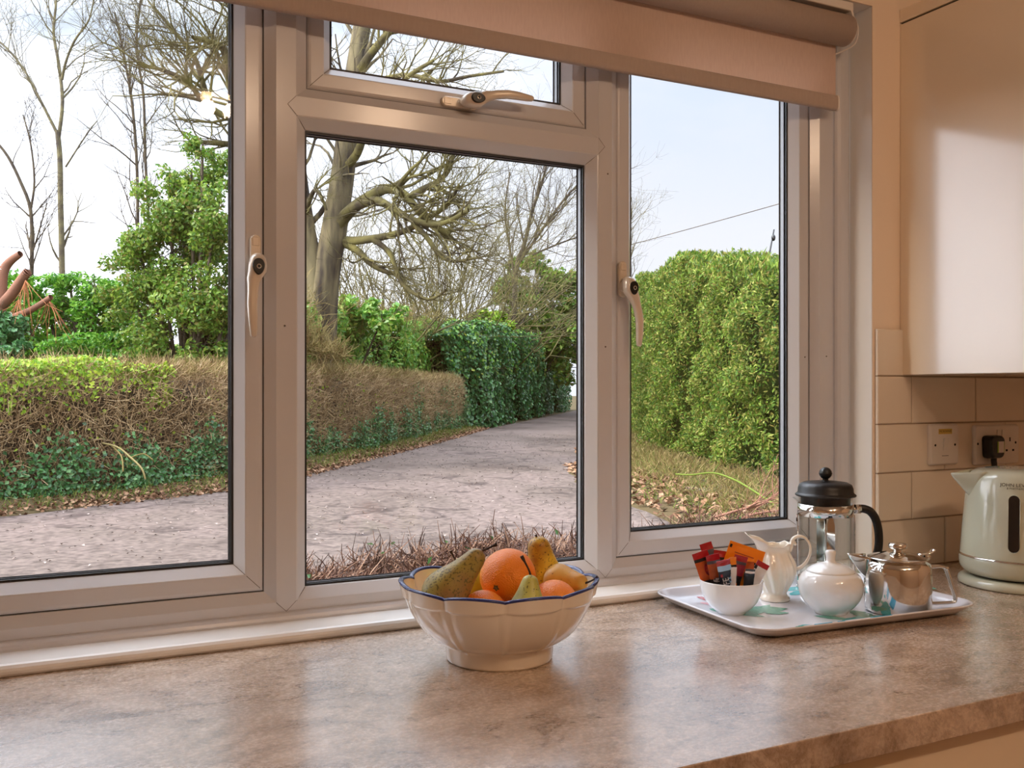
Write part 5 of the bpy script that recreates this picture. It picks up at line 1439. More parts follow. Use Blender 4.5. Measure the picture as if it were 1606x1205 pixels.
rg = np.random.default_rng(9)
m = 9000; kx = rg.uniform(0, 1, m); px_ = -8+kx*22; py_ = 2.2+rg.uniform(0, 1, m)**1.4*24
dl = np.array([np.interp(x, [p[0] for p in Lp], [p[1] for p in Lp]) for x in px_]); dr = np.array([np.interp(y, [p[1] for p in Rp], [p[0] for p in Rp]) for y in py_])
k_ = (py_ < dl-0.2) & (px_ < dr-0.1); C = np.stack([px_[k_], py_[k_], np.full(k_.sum(), GZ+0.012)], axis=1)
gv = empty('gravel', (1, 8, GZ), 'small loose stones and crumbs scattered over the lane', 'gravel', kind='stuff')
M['stones'] = leafy('loose_stones', [S(70, 60, 54), S(104, 90, 82), S(136, 120, 110), S(160, 146, 138), S(90, 78, 70)], 0.9, 0.0, 0.1)
loc_mesh('stones', leaf_arrays(rg, C, np.tile([[0, 0, 1.0]], (len(C), 1)), 0.036, 0.028, 0.25, 0, 0.3), M['stones'], gv)

# ------------------------------------------------------------------ left hedge: clipped, twiggy
hp = Path([(-14, 7.0), (-6, 10.3), (-0.43, 12.6), (2.2, 14.1), (4.3, 17.2), (8.3, 22.8), (13.2, 30.2)])
hf = lambda t: np.interp(t, [0, 14.5, 20, 26, 33, 42], [1.58, 1.60, 1.72, 1.74, 1.70, 1.66])
hedge = empty('clipped_hedge', (-0.43, 12.6, GZ), 'long brown twiggy clipped hedge along the far side of the lane', 'hedge')
rg = np.random.default_rng(11)
loc_mesh('woody_core', hedge_core(hp, -1, hf, 1.2), M['woody'], hedge)
C, N_ = hedge_pts(rg, 46000, hp, -1, hf, 1.2, 0.02, 1.0, 0.22, 0.10, 0.12, t0=0.18)
D = N_*0.35; D[:, 2] += 0.45
loc_mesh('twigs', twigs(rg, C, D, 0.24, 0.0042, 3, 0.85), M['l_twig'], hedge)
C, N_ = hedge_pts(rg, 20000, hp, -1, hf, 1.1, 0.66, 1.02, 0.6, 0.16, 0.08, t0=0.18, t1=0.46)
lim = 0.80+0.10*np.sin(C[:, 0]*2.3)+0.08*np.sin(C[:, 0]*6.1+2)+rg.normal(0, 0.09, len(C)); k_ = (C[:, 2]-GZ)/1.62 > lim; C, N_ = C[k_], N_[k_]; C[:, 2] += rg.uniform(0, 0.10, len(C))
C2, N2 = hedge_pts(rg, 1600, hp, -1, hf, 1.1, 0.1, 0.9, 0.1, 0.12, 0.10, t0=0.18, t1=0.95)
loc_mesh('foliage', leaf_arrays(rg, np.concatenate([C, C2]), np.concatenate([N_, N2]), 0.068, 0.05, 1.0), M['l_lime'], hedge)
C, N_ = hedge_pts(rg, 9000, hp, -1, hf, 1.2, 0.93, 1.03, 0.75, 0.10, 0.05, t0=0.44)
D = N_*0.2; D[:, 2] += 0.5
hd2 = loc_mesh('dry_top_twigs', twigs(rg, C, D, 0.22, 0.005), M['l_straw'], hedge)
# ivy creeping over its foot
ivy = empty('ivy', (0, 12.4, GZ), 'dark green ivy creeping over the foot of the brown clipped hedge', 'ivy', kind='stuff')
C, N_ = hedge_pts(rg, 40000, hp, -1, hf, 0.3, 0.0, 0.62, 0.0, 0.14, 0.06, t0=0.18, bias=1.5)
lim = 0.52+0.26*np.sin(C[:, 0]*1.9+1)*np.sin(C[:, 1]*0.7)+0.18*np.sin(C[:, 0]*5.3+C[:, 1]*2)+rg.normal(0, 0.14, len(C)); k_ = C[:, 2]-GZ < lim; C, N_ = C[k_], N_[k_]
C[:, :2] += N_[:, :2]*0.12
C3, N3 = hedge_pts(rg, 3000, hp, -1, hf, 0.3, 0.0, 0.98, 0.0, 0.14, 0.06, t0=0.78)
loc_mesh('ivy_leaves', leaf_arrays(rg, np.concatenate([C, C3]), np.concatenate([N_, N3]), 0.066, 0.058, 0.8, 0.5), M['l_ivy'], ivy)
# verge: fallen leaves and grass at the edge of the lane
def verge(path, n, off0, off1, t0, t1, rng, z=0.0, side=-1, rise=0.0):
    t = rng.uniform(t0, t1, n)*path.L; c = path.at(t); nl = path.left(t)*side
    o = off0+(off1-off0)*rng.uniform(size=n)**1.3
    zz = GZ+z+rng.uniform(0, 0.04, n)+rise*(1-(o-off0)/(off1-off0))
    return np.stack([c[:, 0]+nl[:, 0]*o, c[:, 1]+nl[:, 1]*o, zz], axis=1)
lit = empty('leaf_litter', (1.5, 13, GZ), 'fallen brown leaves along the foot of the clipped hedge', 'fallen leaves', kind='stuff')
C = verge(hp, 17000, -0.25, 0.95, 0.18, 1.0, rg, 0.0, -1, 0.10); N_ = np.tile([[0, 0, 1.0]], (len(C), 1))
loc_mesh('leaves', leaf_arrays(rg, C, N_, 0.072, 0.055, 0.8), M['l_litter'], lit)
vg = empty('verge_grass', (1.5, 13, GZ), 'short tufts of green grass along the edge of the lane', 'grass', kind='stuff')
C = verge(hp, 5500, 0.0, 0.75, 0.18, 1.0, rg, 0.0, -1, 0.08); D = np.tile([[0, 0, 1.0]], (len(C), 1))
loc_mesh('blades', twigs(rg, C, D, 0.10, 0.004, 3, 0.7), M['l_grass'], vg)
# earth bank under the hedge
g = MB(); ts = np.linspace(0.0, hp.L, 60); c = hp.at(ts); nl = hp.left(ts)*-1
for i in range(60):
    pass
V = []
for i in range(60):
    for o_, z in ((-1.5, -0.1), (-1.5, 0.16), (0.0, 0.12), (0.45, 0.05), (0.85, -0.01), (0.9, -0.1)):
        w_ = 0.08*math.sin(i*1.7)+0.05*math.sin(i*0.6)
        V.append((c[i, 0]+nl[i, 0]*(o_+w_), c[i, 1]+nl[i, 1]*(o_+w_), GZ+z))
F = [(i*6+k, i*6+(k+1) % 6, (i+1)*6+(k+1) % 6, (i+1)*6+k) for i in range(59) for k in range(6)]
b_ = np_mesh('trim_verge', V, F, M['earth'], None, True); b_['kind'] = 'structure'
# a pale dead bramble stem lying on the ivy
br = empty('bramble', G(215, 745), 'pale dead bramble stem sprawling over the ivy at the hedge foot', 'bramble stem')
g = MB(); o = br.location
def br_t(pts, r): g.tube([p-o for p in smooth_pts(pts, 5)], r, 6)
br_t([P(160, 695, 12.0), P(185, 702, 11.8), P(205, 718, 11.6), P(222, 735, 11.5), P(228, 752, 11.5)], 0.012)
br_t([P(172, 697, 12.0), P(190, 715, 11.7), P(193, 740, 11.6)], 0.010)
br_t([P(205, 718, 11.6), P(225, 712, 11.7), P(240, 722, 11.7)], 0.008)
g.build('stem', M['l_straw'], br)

# ------------------------------------------------------------------ tall ivy hedge where the lane bends away
ip = Path([(12.6, 29.8), (14.6, 31.0), (16.5, 33.6), (20.2, 38.8), (25, 45.5), (32, 55)])
ifn = lambda t: np.interp(t, [0, 3, 8, 30], [3.3, 3.9, 3.9, 4.2])
ih = empty('ivy_hedge', (14.6, 31.0, GZ), 'tall dark ivy-covered hedge at the bend of the lane', 'hedge')
rg = np.random.default_rng(21)
loc_mesh('woody_core', hedge_core(ip, -1, ifn, 2.0, 0.4), M['woody_green'], ih)
C, N_ = hedge_pts(rg, 26000, ip, -1, ifn, 2.0, 0.0, 1.0, 0.18, 0.35, 0.15, dens=1.4)
loc_mesh('foliage', leaf_arrays(rg, C, N_, 0.18, 0.14, 0.7, 0.4), M['l_ivy'], ih)
C, N_ = hedge_pts(rg, 4000, ip, -1, ifn, 2.0, 0.5, 1.03, 0.5, 0.4, 0.1, dens=1.4)
loc_mesh('bright_sprays', leaf_arrays(rg, C, N_, 0.17, 0.12, 0.9), M['l_laurel'], ih)
# laurel hedge behind the clipped one
lp = Path([(4.0, 18.9), (7.5, 24.1), (11.2, 29.4), (13.4, 32.6)])
lf = lambda t: np.interp(t, [0, 4, 9, 14, 20], [3.1, 3.3, 3.4, 3.7, 3.8])
lh = empty('laurel_hedge', (7.4, 25.2, GZ), 'bright green laurel hedge rising behind the brown clipped hedge', 'hedge')
loc_mesh('woody_core', hedge_core(lp, -1, lf, 2.2, 0.45), M['woody_green'], lh)
C, N_ = hedge_pts(rg, 16000, lp, -1, lf, 2.2, 0.35, 1.0, 0.35, 0.40, 0.18)
loc_mesh('foliage', leaf_arrays(rg, C, N_, 0.17, 0.085, 0.9), M['l_laurel'], lh)
C, N_ = hedge_pts(rg, 2500, lp, -1, lf, 2.2, 0.8, 1.1, 0.7, 0.4, 0.10); D = N_*0.2; D[:, 2] += 0.6
loc_mesh('dry_sprays', twigs(rg, C, D, 0.55, 0.006), M['l_straw'], lh)

# ------------------------------------------------------------------ right: tall conifer hedge, bank with dry grass
cp = Path([(8.5, 6.5), (9.3, 10.2), (10.8, 14.5), (13.3, 19.5), (17.6, 26.5), (23.5, 36), (32, 49)])
cf = lambda t: 3.05+0.075*t+0.16*np.sin(t*0.9)+0.10*np.sin(t*2.3+1)
ch = empty('conifer_hedge', (11.8, 14.9, GZ), 'tall green conifer hedge filling the right window pane', 'hedge')
rg = np.random.default_rng(31)
loc_mesh('woody_core', hedge_core(cp, 1, cf, 2.4, 0.35), M['woody_green'], ch)
C, N_ = hedge_pts(rg, 160000, cp, 1, cf, 1.6, 0.03, 1.0, 0.16, 0.30, 0.15, t1=0.62, dens=1.3, ph=1.0)
q_ = 0.16*np.sin(C[:, 1]*4.1+C[:, 2]*1.7)*np.sin(C[:, 2]*4.6-C[:, 1]*1.3)+0.10*np.sin(C[:, 1]*9.3+1)*np.sin(C[:, 2]*10.1); C[:, :2] += N_[:, :2]*q_[:, None]; C[:, 2] += 0.10*np.sin(C[:, 1]*5+C[:, 2]*3); V1 = leaf_arrays(rg, C, N_, 0.088, 0.032, 1.3, -0.3, 0.05)
C, N_ = hedge_pts(rg, 15000, cp, 1, cf, 0.7, 0.93, 1.0, 0.8, 0.26, 0.05, t1=0.62, dens=1.25, ph=1.0); C[:, 2] += rg.uniform(0, 0.22, len(C))**1.5; N_[:, 2] = 0.2; N_[:, :2] += rg.normal(0, 0.5, (len(C), 2))
V2 = leaf_arrays(rg, C, N_, 0.13, 0.038, 0.6, -1.5, 0.05)
loc_mesh('foliage', join(V1, V2), M['l_conifer'], ch)
# bank
g_v = []; ts = np.linspace(0, cp.L*0.62, 44); c = cp.at(ts); nl = cp.left(ts); rgb = np.random.default_rng(5)
def bank_prof(i):
    # from under the hedge down to the lane
    x, y = c[i]; wd = float(np.interp(ts[i], [0, 4, 9, 15, 22, 40], [2.7, 2.75, 1.9, 1.15, 1.1, 1.0]))*(1+0.07*math.sin(i*0.9)+0.05*math.sin(i*2.1))
    return wd
for i in range(44):
    wd = bank_prof(i)
    for s_, z in ((-0.4, -0.1), (-0.4, 0.12), (0.15, 0.11), (0.45, 0.09), (0.75, 0.05), (1.0, 0.0), (1.02, -0.1)):
        o_ = s_*wd; g_v.append((c[i, 0]+nl[i, 0]*o_, c[i, 1]+nl[i, 1]*o_, GZ+z))
F = [(i*7+k, i*7+(k+1) % 7, (i+1)*7+(k+1) % 7, (i+1)*7+k) for i in range(43) for k in range(7)]
b_ = np_mesh('trim_bank', g_v, F, M['earth'], None, True); b_['kind'] = 'structure'
def bank_pts(rng, n, s0, s1, t1=0.55):
    k = rng.uniform(0, t1*70, n).clip(0, 42.9); i = k.astype(int); s_ = rng.uniform(s0, s1, n)
    wd = np.array([bank_prof(j) for j in i]); z = np.interp(s_, [0.15, 0.45, 0.75, 1.0], [0.11, 0.09, 0.05, 0.0])
    tt = k/43*cp.L*0.62; cc = cp.at(tt); nn = cp.left(tt)
    return np.stack([cc[:, 0]+nn[:, 0]*s_*wd, cc[:, 1]+nn[:, 1]*s_*wd, GZ+z], axis=1)
dg = empty('dry_grass', (9.4, 12, GZ), 'straw-coloured dry grass on the bank below the conifer hedge', 'grass', kind='stuff')
C = bank_pts(rg, 14000, 0.05, 0.75); D = np.tile([[-0.3, -0.2, 0.9]], (len(C), 1))
loc_mesh('blades', twigs(rg, C, D, 0.17, 0.0045, 3, 1.0), M['l_straw'], dg)
C = bank_pts(rg, 5000, 0.15, 0.9); D = np.tile([[0, 0, 1.0]], (len(C), 1))
gg = empty('green_grass', (9.0, 11, GZ), 'green grass and weeds growing through the bank', 'grass', kind='stuff')
loc_mesh('blades', twigs(rg, C, D, 0.12, 0.0045, 3, 0.9), M['l_grass'], gg)
C = bank_pts(rg, 4200, 0.55, 0.98); N_ = np.tile([[0, 0, 1.0]], (len(C), 1)); C[:, 2] += rg.uniform(0.0, 0.05, len(C))
bl_ = empty('bank_leaf_litter', (8.6, 11, GZ), 'fallen brown leaves at the foot of the right bank', 'fallen leaves', kind='stuff')
loc_mesh('leaves', leaf_arrays(rg, C, N_, 0.11, 0.08, 0.7), M['l_litter'], bl_)
bs = empty('bramble', P(1100, 745, 12.0), 'long green bramble stem arching across the bank below the conifer hedge', 'bramble stem')
o = bs.location; g = MB()
g.tube([p-o for p in smooth_pts([P(1060, 744, 12.6), P(1085, 745, 12.2), P(1118, 742, 11.8), P(1150, 752, 11.2), P(1180, 769, 10.6), P(1215, 792, 10.0)], 6)], 0.012, 6)
g.tube([p-o for p in smooth_pts([P(1118, 742, 11.8), P(1124, 732, 11.8), P(1128, 728, 11.8)], 4)], 0.006, 5)
g.build('stem', M['l_grass'], bs)
bs = empty('dead_branch', P(1200, 790, 9.0), 'brown dead branch with side twigs lying at the bottom right of the bank', 'branch')
t = Tree(91); o = bs.location
t.guide([P(1120, 812, 8.8), P(1160, 800, 8.8), P(1195, 790, 8.8), P(1222, 772, 8.8)], 0.014, 0.010, 10, 0.5, 0.6, 1, 0.0)
t.guide([P(1150, 818, 8.6), P(1185, 806, 8.6), P(1225, 800, 8.6)], 0.012, 0.008, 8, 0.4, 0.6, 1, 0.0)
t.build('branches', M['bark_red'], bs)

# ------------------------------------------------------------------ bare clipped thorn bush just outside, below the window
tb = empty('thorn_bush', (1.8, 2.3, GZ), 'leafless clipped thorn bush growing just below the window', 'bush')
rg = np.random.default_rng(41)
n = 52000
X = 0.5+2.9*rg.uniform(size=n)**1.3; Y = rg.uniform(2.02, 2.62, n); zt = 0.874-0.055*(Y-2.02)/0.6+0.02*np.sin(X*7)+0.02*np.sin(X*17+Y*5)
Zz = zt-np.abs(rg.normal(0, 0.12, n))-0.035
C = np.stack([X, Y, Zz], axis=1); D = np.tile([[0.45, -0.1, -0.10]], (n, 1))
V1 = twigs(rg, C, D, 0.070, 0.0019, 3, 2.2)
m = 1500; X = rg.uniform(0.5, 3.4, m); Y = rg.uniform(2.02, 2.62, m)
C = np.stack([X, Y, rg.uniform(GZ, 0.45, m)], axis=1); V2 = twigs(rg, C, np.tile([[0, 0, 1.0]], (m, 1)), 0.20, 0.0038, 4, 0.8)
loc_mesh('twigs', join(V1, V2), M['l_twig2'], tb)
V = leaf_arrays(rg, np.stack([rg.uniform(0.5, 3.4, 160), rg.uniform(2.02, 2.6, 160), rg.uniform(0.70, 0.86, 160)], axis=1), np.tile([[0, 0, 1.0]], (160, 1)), 0.022, 0.014, 1.0)
loc_mesh('foliage', V, M['l_ivy'], tb)
t = Tree(55)
for k in range(16):
    x = 0.6+k*0.18; t.branch(Vector((x, 2.3+0.1*math.sin(k), GZ)), Vector((0.1*math.sin(k*2), 0.1*math.cos(k*3), 1)), 0.62, 0.010, 2, 0.0)
t.build('stems', M['bark_dark'], tb)

# ------------------------------------------------------------------ trees
def tree_root(name, pt, label, cat='tree', group=None): return empty(name, (pt.x, pt.y, GZ), label, cat, group)
# the big old oak
fo = 22.0
ok = tree_root('oak_tree', P(508, 610, fo), 'big leafless mossy old tree with spreading limbs in the middle pane')
t = Tree(3)
def K(*pts): return [P(u, v, f) for u, v, f in pts]
def rp(px, f=fo): return px/FOC*f
t.guide(K((503, 640, fo), (506, 500, fo), (512, 430, fo), (526, 350, fo), (538, 270, fo), (546, 200, fo), (556, 120, fo), (568, 40, fo), (585, -60, fo), (600, -140, fo)), rp(25), rp(11), 14, 2.2, 0.22, 2, 0.35)
t.guide(K((500, 500, fo), (492, 430, fo), (481, 370, fo), (471, 300, fo), (462, 220, fo), (450, 120, fo-.5), (430, 0, fo-1)), rp(19), rp(9), 12, 2.4, 0.3, 2, 0.3)
trunk = t.build('trunk', M['bark_oak'], ok, 12)
t = Tree(4)
t.guide(K((524, 365, fo), (545, 335, fo-.3), (575, 312, fo-.6), (605, 297, fo-1), (632, 303, fo-1.2), (652, 325, fo-1.4), (676, 350, fo-1.6), (705, 368, fo-1.7)), rp(11), rp(4), 22, 1.9, 0.45, 2, 0.35)
t.guide(K((526, 350, fo), (552, 328, fo-.5), (590, 315, fo-.9), (618, 328, fo-1.3), (648, 345, fo-1.6), (690, 352, fo-2), (735, 330, fo-2.4)), rp(9), rp(3), 20, 1.8, 0.45, 2, 0.4)
t.guide(K((532, 378, fo), (560, 378, fo-.2), (590, 374, fo-.5), (625, 366, fo-.8), (660, 350, fo-1.2), (700, 322, fo-1.5), (720, 290, fo-1.8)), rp(8), rp(2.5), 18, 1.8, 0.45, 2, 0.35)
t.guide(K((535, 380, fo), (560, 392, fo-.2), (580, 412, fo-.3), (602, 425, fo-.4), (622, 430, fo-.5)), rp(7), rp(3), 10, 1.4, 0.45, 2, 0.35)
t.guide(K((585, 375, fo-.5), (610, 395, fo-.7), (622, 425, fo-.9), (635, 450, fo-1), (672, 470, fo-1.2), (700, 455, fo-1.3)), rp(5), rp(2), 12, 1.2, 0.5, 2, 0.3)
t.guide(K((640, 312, fo-1.2), (662, 298, fo-1.3), (688, 284, fo-1.4), (706, 262, fo-1.5), (715, 220, fo-1.6), (722, 170, fo-1.7)), rp(6), rp(2), 16, 1.6, 0.5, 2, 0.2)
t.guide(K((648, 350, fo-1.5), (668, 370, fo-1.7), (690, 400, fo-1.8), (712, 410, fo-1.9), (745, 405, fo-2)), rp(5), rp(2), 14, 1.3, 0.5, 2, 0.2)
t.guide(K((540, 265, fo), (560, 240, fo-.5), (575, 200, fo-.9), (600, 160, fo-1.4), (640, 120, fo-1.8), (680, 95, fo-2.2)), rp(8), rp(2.5), 18, 2.0, 0.4, 2, 0.3)
t.guide(K((556, 120, fo), (585, 80, fo-.4), (620, 40, fo-.8), (665, 5, fo-1), (720, -20, fo-1.2)), rp(8), rp(2.5), 14, 2.0, 0.4, 2, 0.3)
t.guide(K((552, 150, fo), (590, 128, fo-.5), (640, 118, fo-.8), (690, 128, fo-1.1), (735, 120, fo-1.4), (790, 112, fo-1.7)), rp(5), rp(2), 16, 1.7, 0.5, 2, 0.3)
t.guide(K((548, 190, fo), (580, 218, fo-.3), (615, 215, fo-.6), (650, 228, fo-1), (700, 225, fo-1.4)), rp(5), rp(2), 14, 1.4, 0.5, 2, 0.2)
t.guide(K((478, 345, fo), (484, 318, fo-.4), (494, 298, fo-.7), (505, 312, fo-1), (512, 330, fo-1)), rp(5), rp(2), 7, 1.0, 0.5, 2, 0.2)
# limbs reaching left into the left-hand pane
t.guide(K((462, 220, fo), (430, 205, fo-.6), (395, 180, fo-1.2), (366, 150, fo-1.8), (352, 82, fo-2.4), (330, 66, fo-2.8), (302, 58, fo-3.2)), rp(10), rp(3), 22, 2.2, 0.4, 2, 0.25)
t.guide(K((455, 150, fo), (420, 110, fo-1), (385, 60, fo-2), (360, 10, fo-2.6), (330, -40, fo-3)), rp(9), rp(3), 16, 2.2, 0.4, 2, 0.3)
t.guide(K((395, 180, fo-1.2), (360, 185, fo-1.8), (320, 160, fo-2.2), (295, 130, fo-2.6), (262, 112, fo-3), (215, 100, fo-3.4)), rp(6), rp(2.2), 26, 1.9, 0.5, 2, 0.15)
t.guide(K((330, 170, fo-2.0), (318, 130, fo-2.2), (305, 90, fo-2.4), (270, 45, fo-2.6), (240, 10, fo-2.8)), rp(5), rp(2), 20, 1.7, 0.5, 2, 0.1)
t.guide(K((390, 230, fo-1), (350, 225, fo-1.6), (300, 222, fo-2)), rp(6), rp(3), 8, 1.4, 0.4, 2, 0.2)
t.build('branches', M['bark_olive'], ok, 5)

def bare(name, label, seed, guides, mat, group=None):
    p0 = guides[0][0][0]; r_ = tree_root(name, P(*p0), label, 'tree', group)
    t = Tree(seed)
    for (pts, a, b, sub, sl, dep) in guides:
        f = pts[0][2]; t.guide(K(*pts), rp(a, f), rp(b, f), sub, sl, 0.5, dep, 0.15, 0.25, (18, 48))
    t.build('trunk_and_branches', mat, r_, 6)
bare('bare_tree', 'tall slim bare tree with a forked top in the left pane', 12, [
    ([(97, 640, 26), (97, 500, 26), (97, 400, 26), (95, 320, 26), (94, 250, 26), (90, 205, 26)], 5.5, 4.2, 3, 1.6, 1),
    ([(90, 210, 26), (80, 190, 26), (62, 155, 26), (38, 110, 26.3), (10, 75, 26.5), (-20, 50, 26.8)], 2.6, 1.2, 12, 2.2, 2),
    ([(92, 215, 26), (98, 160, 26), (92, 100, 26.2), (84, 50, 26.3), (88, 0, 26.4), (84, -60, 26.5)], 3.4, 1.6, 14, 2.0, 2),
    ([(97, 125, 26), (104, 95, 25.8), (118, 62, 25.6), (140, 30, 25.4), (150, -20, 25.2)], 2.4, 1.0, 10, 2.0, 2),
    ([(103, 262, 26), (122, 232, 25.9), (140, 205, 25.8), (152, 190, 25.7)], 1.4, 0.7, 4, 0.9, 1)], M['bark_grey'])
bare('bare_tree', 'crooked brown bare tree near the left edge of the left pane', 13, [
    ([(46, 640, 21), (48, 480, 21), (50, 400, 21), (48, 330, 21), (32, 285, 21), (12, 245, 21), (-12, 215, 21)], 4.2, 1.8, 12, 1.3, 2),
    ([(48, 330, 21), (54, 285, 21), (48, 225, 21), (36, 180, 21)], 2.2, 1.0, 10, 1.0, 2),
    ([(50, 400, 21), (62, 360, 20.8), (74, 318, 20.6)], 1.5, 0.8, 6, 0.8, 1)], M['bark_dark'])
bare('bare_tree', 'thin twin-stemmed bare tree above the ivy-clad shrub', 14, [
    ([(216, 640, 30), (216, 400, 30), (215, 270, 30), (208, 170, 30), (195, 90, 30), (180, 20, 30)], 3.2, 1.6, 34, 2.0, 2),
    ([(236, 640, 30), (235, 400, 30), (228, 250, 30), (225, 150, 30), (214, 70, 30), (222, -10, 30)], 3.0, 1.5, 34, 2.0, 2)], M['bark_dark'])
bare('bare_tree', 'slim bare tree with steep branches at the right of the middle pane', 15, [
    ([(805, 640, 48), (806, 520, 48), (810, 420, 48), (822, 385, 48), (835, 330, 48), (852, 280, 48), (862, 230, 48)], 5.0, 1.5, 22, 3.6, 2),
    ([(812, 415, 48), (840, 375, 48), (868, 335, 48), (896, 300, 48), (930, 270, 48)], 3.0, 1.2, 20, 3.2, 2),
    ([(808, 440, 48), (798, 380, 48), (792, 330, 48), (800, 270, 48)], 2.2, 1.0, 16, 2.8, 2),
    ([(835, 400, 48), (870, 385, 48), (905, 372, 48)], 2.0, 1.0, 12, 2.4, 2)], M['bark_dark'])
bare('bare_tree', 'distant bare tree behind the left end of the conifer hedge', 16, [
    ([(975, 640, 34), (978, 480, 34), (980, 400, 34), (986, 350, 34), (990, 310, 34)], 3.0, 1.0, 26, 1.5, 2)], M['bark_grey'])
# thicket of arching bare shrubs behind the hedges
for i, (u, f, hgt, lab) in enumerate(((625, 36, 7.0, 'bare arching shrub below the long limb of the old tree'), (672, 38, 7.6, 'bare many-stemmed shrub in the centre of the middle pane'), (705, 40, 7.4, 'bare olive shrub right of the many-stemmed central one'),
                                     (745, 43, 7.4, 'bare shrub with drooping twigs left of the slim bare tree'), (785, 47, 7.0, 'bare shrub around the foot of the slim bare tree'), (585, 32, 5.4, 'low bare shrub beside the trunk of the old tree'))):
    p0 = P(u, 610, f); sroot = tree_root('bare_shrub', p0, lab, 'shrub', 'bare shrubs behind the hedges')
    t = Tree(100+i)
    for k in range(14):
        a = 6.283*k/14+i; d = Vector((math.cos(a)*0.75, math.sin(a)*0.75, 1.0)).normalized()
        t.branch(Vector((p0.x, p0.y, 0.9))+Vector((math.cos(a), math.sin(a), 0))*0.25, d, hgt*t.rnd.uniform(0.7, 1.15), 0.0012*f, 2, 0.06, 15, (5, 8))
    for k in range(3): t.seg(Vector((p0.x+0.1*k-0.1, p0.y, GZ)), Vector((p0.x+0.15*k-0.15, p0.y, 1.0)), 0.06, 0.045)
    t.build('stems', M['bark_olive'], sroot, 4)

# ------------------------------------------------------------------ leafy shrubs
def shrub(name, label, f, blobs_px, n, L, W, mat, seed, cat='shrub', stem=True, wild=0.9, twig=None):
    """blobs_px: (u, v, radius in px, squash)"""
    rg = np.random.default_rng(seed)
    p0 = P(blobs_px[0][0], 610, f); r_ = tree_root(name, p0, label, cat)
    bl = []
    for (u, v, rpx, sq) in blobs_px:
        c_ = P(u, v, f+rg.uniform(-0.6, 0.6)); r = rpx/FOC*f; bl.append((c_.x, c_.y, c_.z, r, r, r*sq))
    C, N_ = clump_pts(rg, n, bl); keep = C[:, 2] > GZ+0.05; C, N_ = C[keep], N_[keep]
    loc_mesh('foliage', leaf_arrays(rg, C, N_, L, W, wild), M[mat], r_)
    t = Tree(seed)
    for (x, y, z, r, _, rz) in bl:
        a = Vector((p0.x+t.rnd.uniform(-.2, .2), p0.y+t.rnd.uniform(-.2, .2), GZ))
        b = Vector((x, y, z)); t.guide([a, a.lerp(b, 0.5)+Vector((0, 0, 0.2)), b], 0.05, 0.02, 8, r*1.1, 0.5, 1, 0.5)
    t.build('stems', M['bark_dark'], r_, 4)
    return r_
shrub('ivy_clad_tree', 'broad ivy-clad evergreen tree at the right side of the left pane', 16.5,
      [(300, 500, 80, 1.1), (330, 420, 80, 1.2), (250, 400, 68, 1.1), (215, 385, 50, 0.9), (200, 440, 45, 0.9), (230, 500, 60, 1.0), (350, 270, 50, 1.2), (290, 340, 62, 1.1), (340, 330, 50, 1.2), (262, 320, 46, 1.0), (300, 270, 42, 1.1), (318, 225, 26, 1.2), (250, 480, 55, 1.0), (370, 480, 60, 1.3), (380, 380, 50, 1.3), (320, 570, 70, 0.9)],
      40000, 0.085, 0.055, 'l_holly', 61, 'tree')
shrub('evergreen_shrub', 'bright green evergreen shrub behind the left hedge', 17.5,
      [(120, 500, 58, 0.9), (75, 470, 46, 0.9), (165, 490, 50, 0.9), (40, 505, 50, 0.8), (110, 445, 32, 0.9), (200, 520, 46, 0.8), (150, 450, 34, 0.8), (60, 545, 70, 0.6), (160, 550, 70, 0.6), (20, 455, 40, 0.9), (10, 550, 60, 0.6), (115, 560, 70, 0.6), (215, 560, 60, 0.6)], 24000, 0.11, 0.055, 'l_bright', 62)
shrub('ivy_shrub', 'dark ivy-leaved shrub at the far left edge behind the hedge', 14.5,
      [(5, 530, 36, 1.2), (-25, 510, 46, 1.3), (20, 555, 28, 0.8)], 5000, 0.085, 0.075, 'l_ivy', 63)
shrub('evergreen_shrub', 'loose green shrub at the right of the middle pane, by the slim tree', 50.0,
      [(815, 425, 24, 1.0), (845, 450, 34, 1.0), (800, 455, 26, 1.0), (880, 440, 30, 1.0), (870, 470, 40, 0.9), (830, 485, 40, 0.8), (900, 480, 40, 1.1), (845, 410, 18, 1.0), (840, 530, 46, 0.9), (895, 530, 46, 1.0), (800, 520, 40, 0.9), (870, 560, 46, 0.9)], 11000, 0.32, 0.18, 'l_holly', 64)
shrub('evergreen_shrub', 'low green shrub at the foot of the big old tree', 24.5,
      [(520, 500, 36, 0.8), (560, 485, 30, 0.8), (490, 490, 26, 0.9), (600, 500, 36, 0.7), (545, 515, 40, 0.6)], 4200, 0.19, 0.11, 'l_laurel', 65)
shrub('evergreen_shrub', 'yellow-green shrub above the laurel hedge, right of centre', 40.0,
      [(765, 500, 26, 0.7), (740, 510, 26, 0.6), (790, 505, 22, 0.7), (715, 515, 22, 0.6)], 2600, 0.26, 0.16, 'l_lime', 66)
# field hedge far behind the garden shrubs
fp = Path([(-14, 30), (-3, 31), (5, 33), (12, 42), (22, 60)])
ff = lambda t: 2.9+0.35*np.sin(t*0.5)+0.2*np.sin(t*1.7)
fh = empty('field_hedge', (-3, 31, GZ), 'distant dark green field hedge behind the garden shrubs of the left pane', 'hedge')
rg = np.random.default_rng(68)
loc_mesh('woody_core', hedge_core(fp, -1, ff, 2.0, 0.4), M['woody_green'], fh)
C, N_ = hedge_pts(rg, 13000, fp, -1, ff, 2.0, 0.1, 1.0, 0.3, 0.35, 0.15)
loc_mesh('foliage', leaf_arrays(rg, C, N_, 0.26, 0.15, 0.9), M['l_holly'], fh)
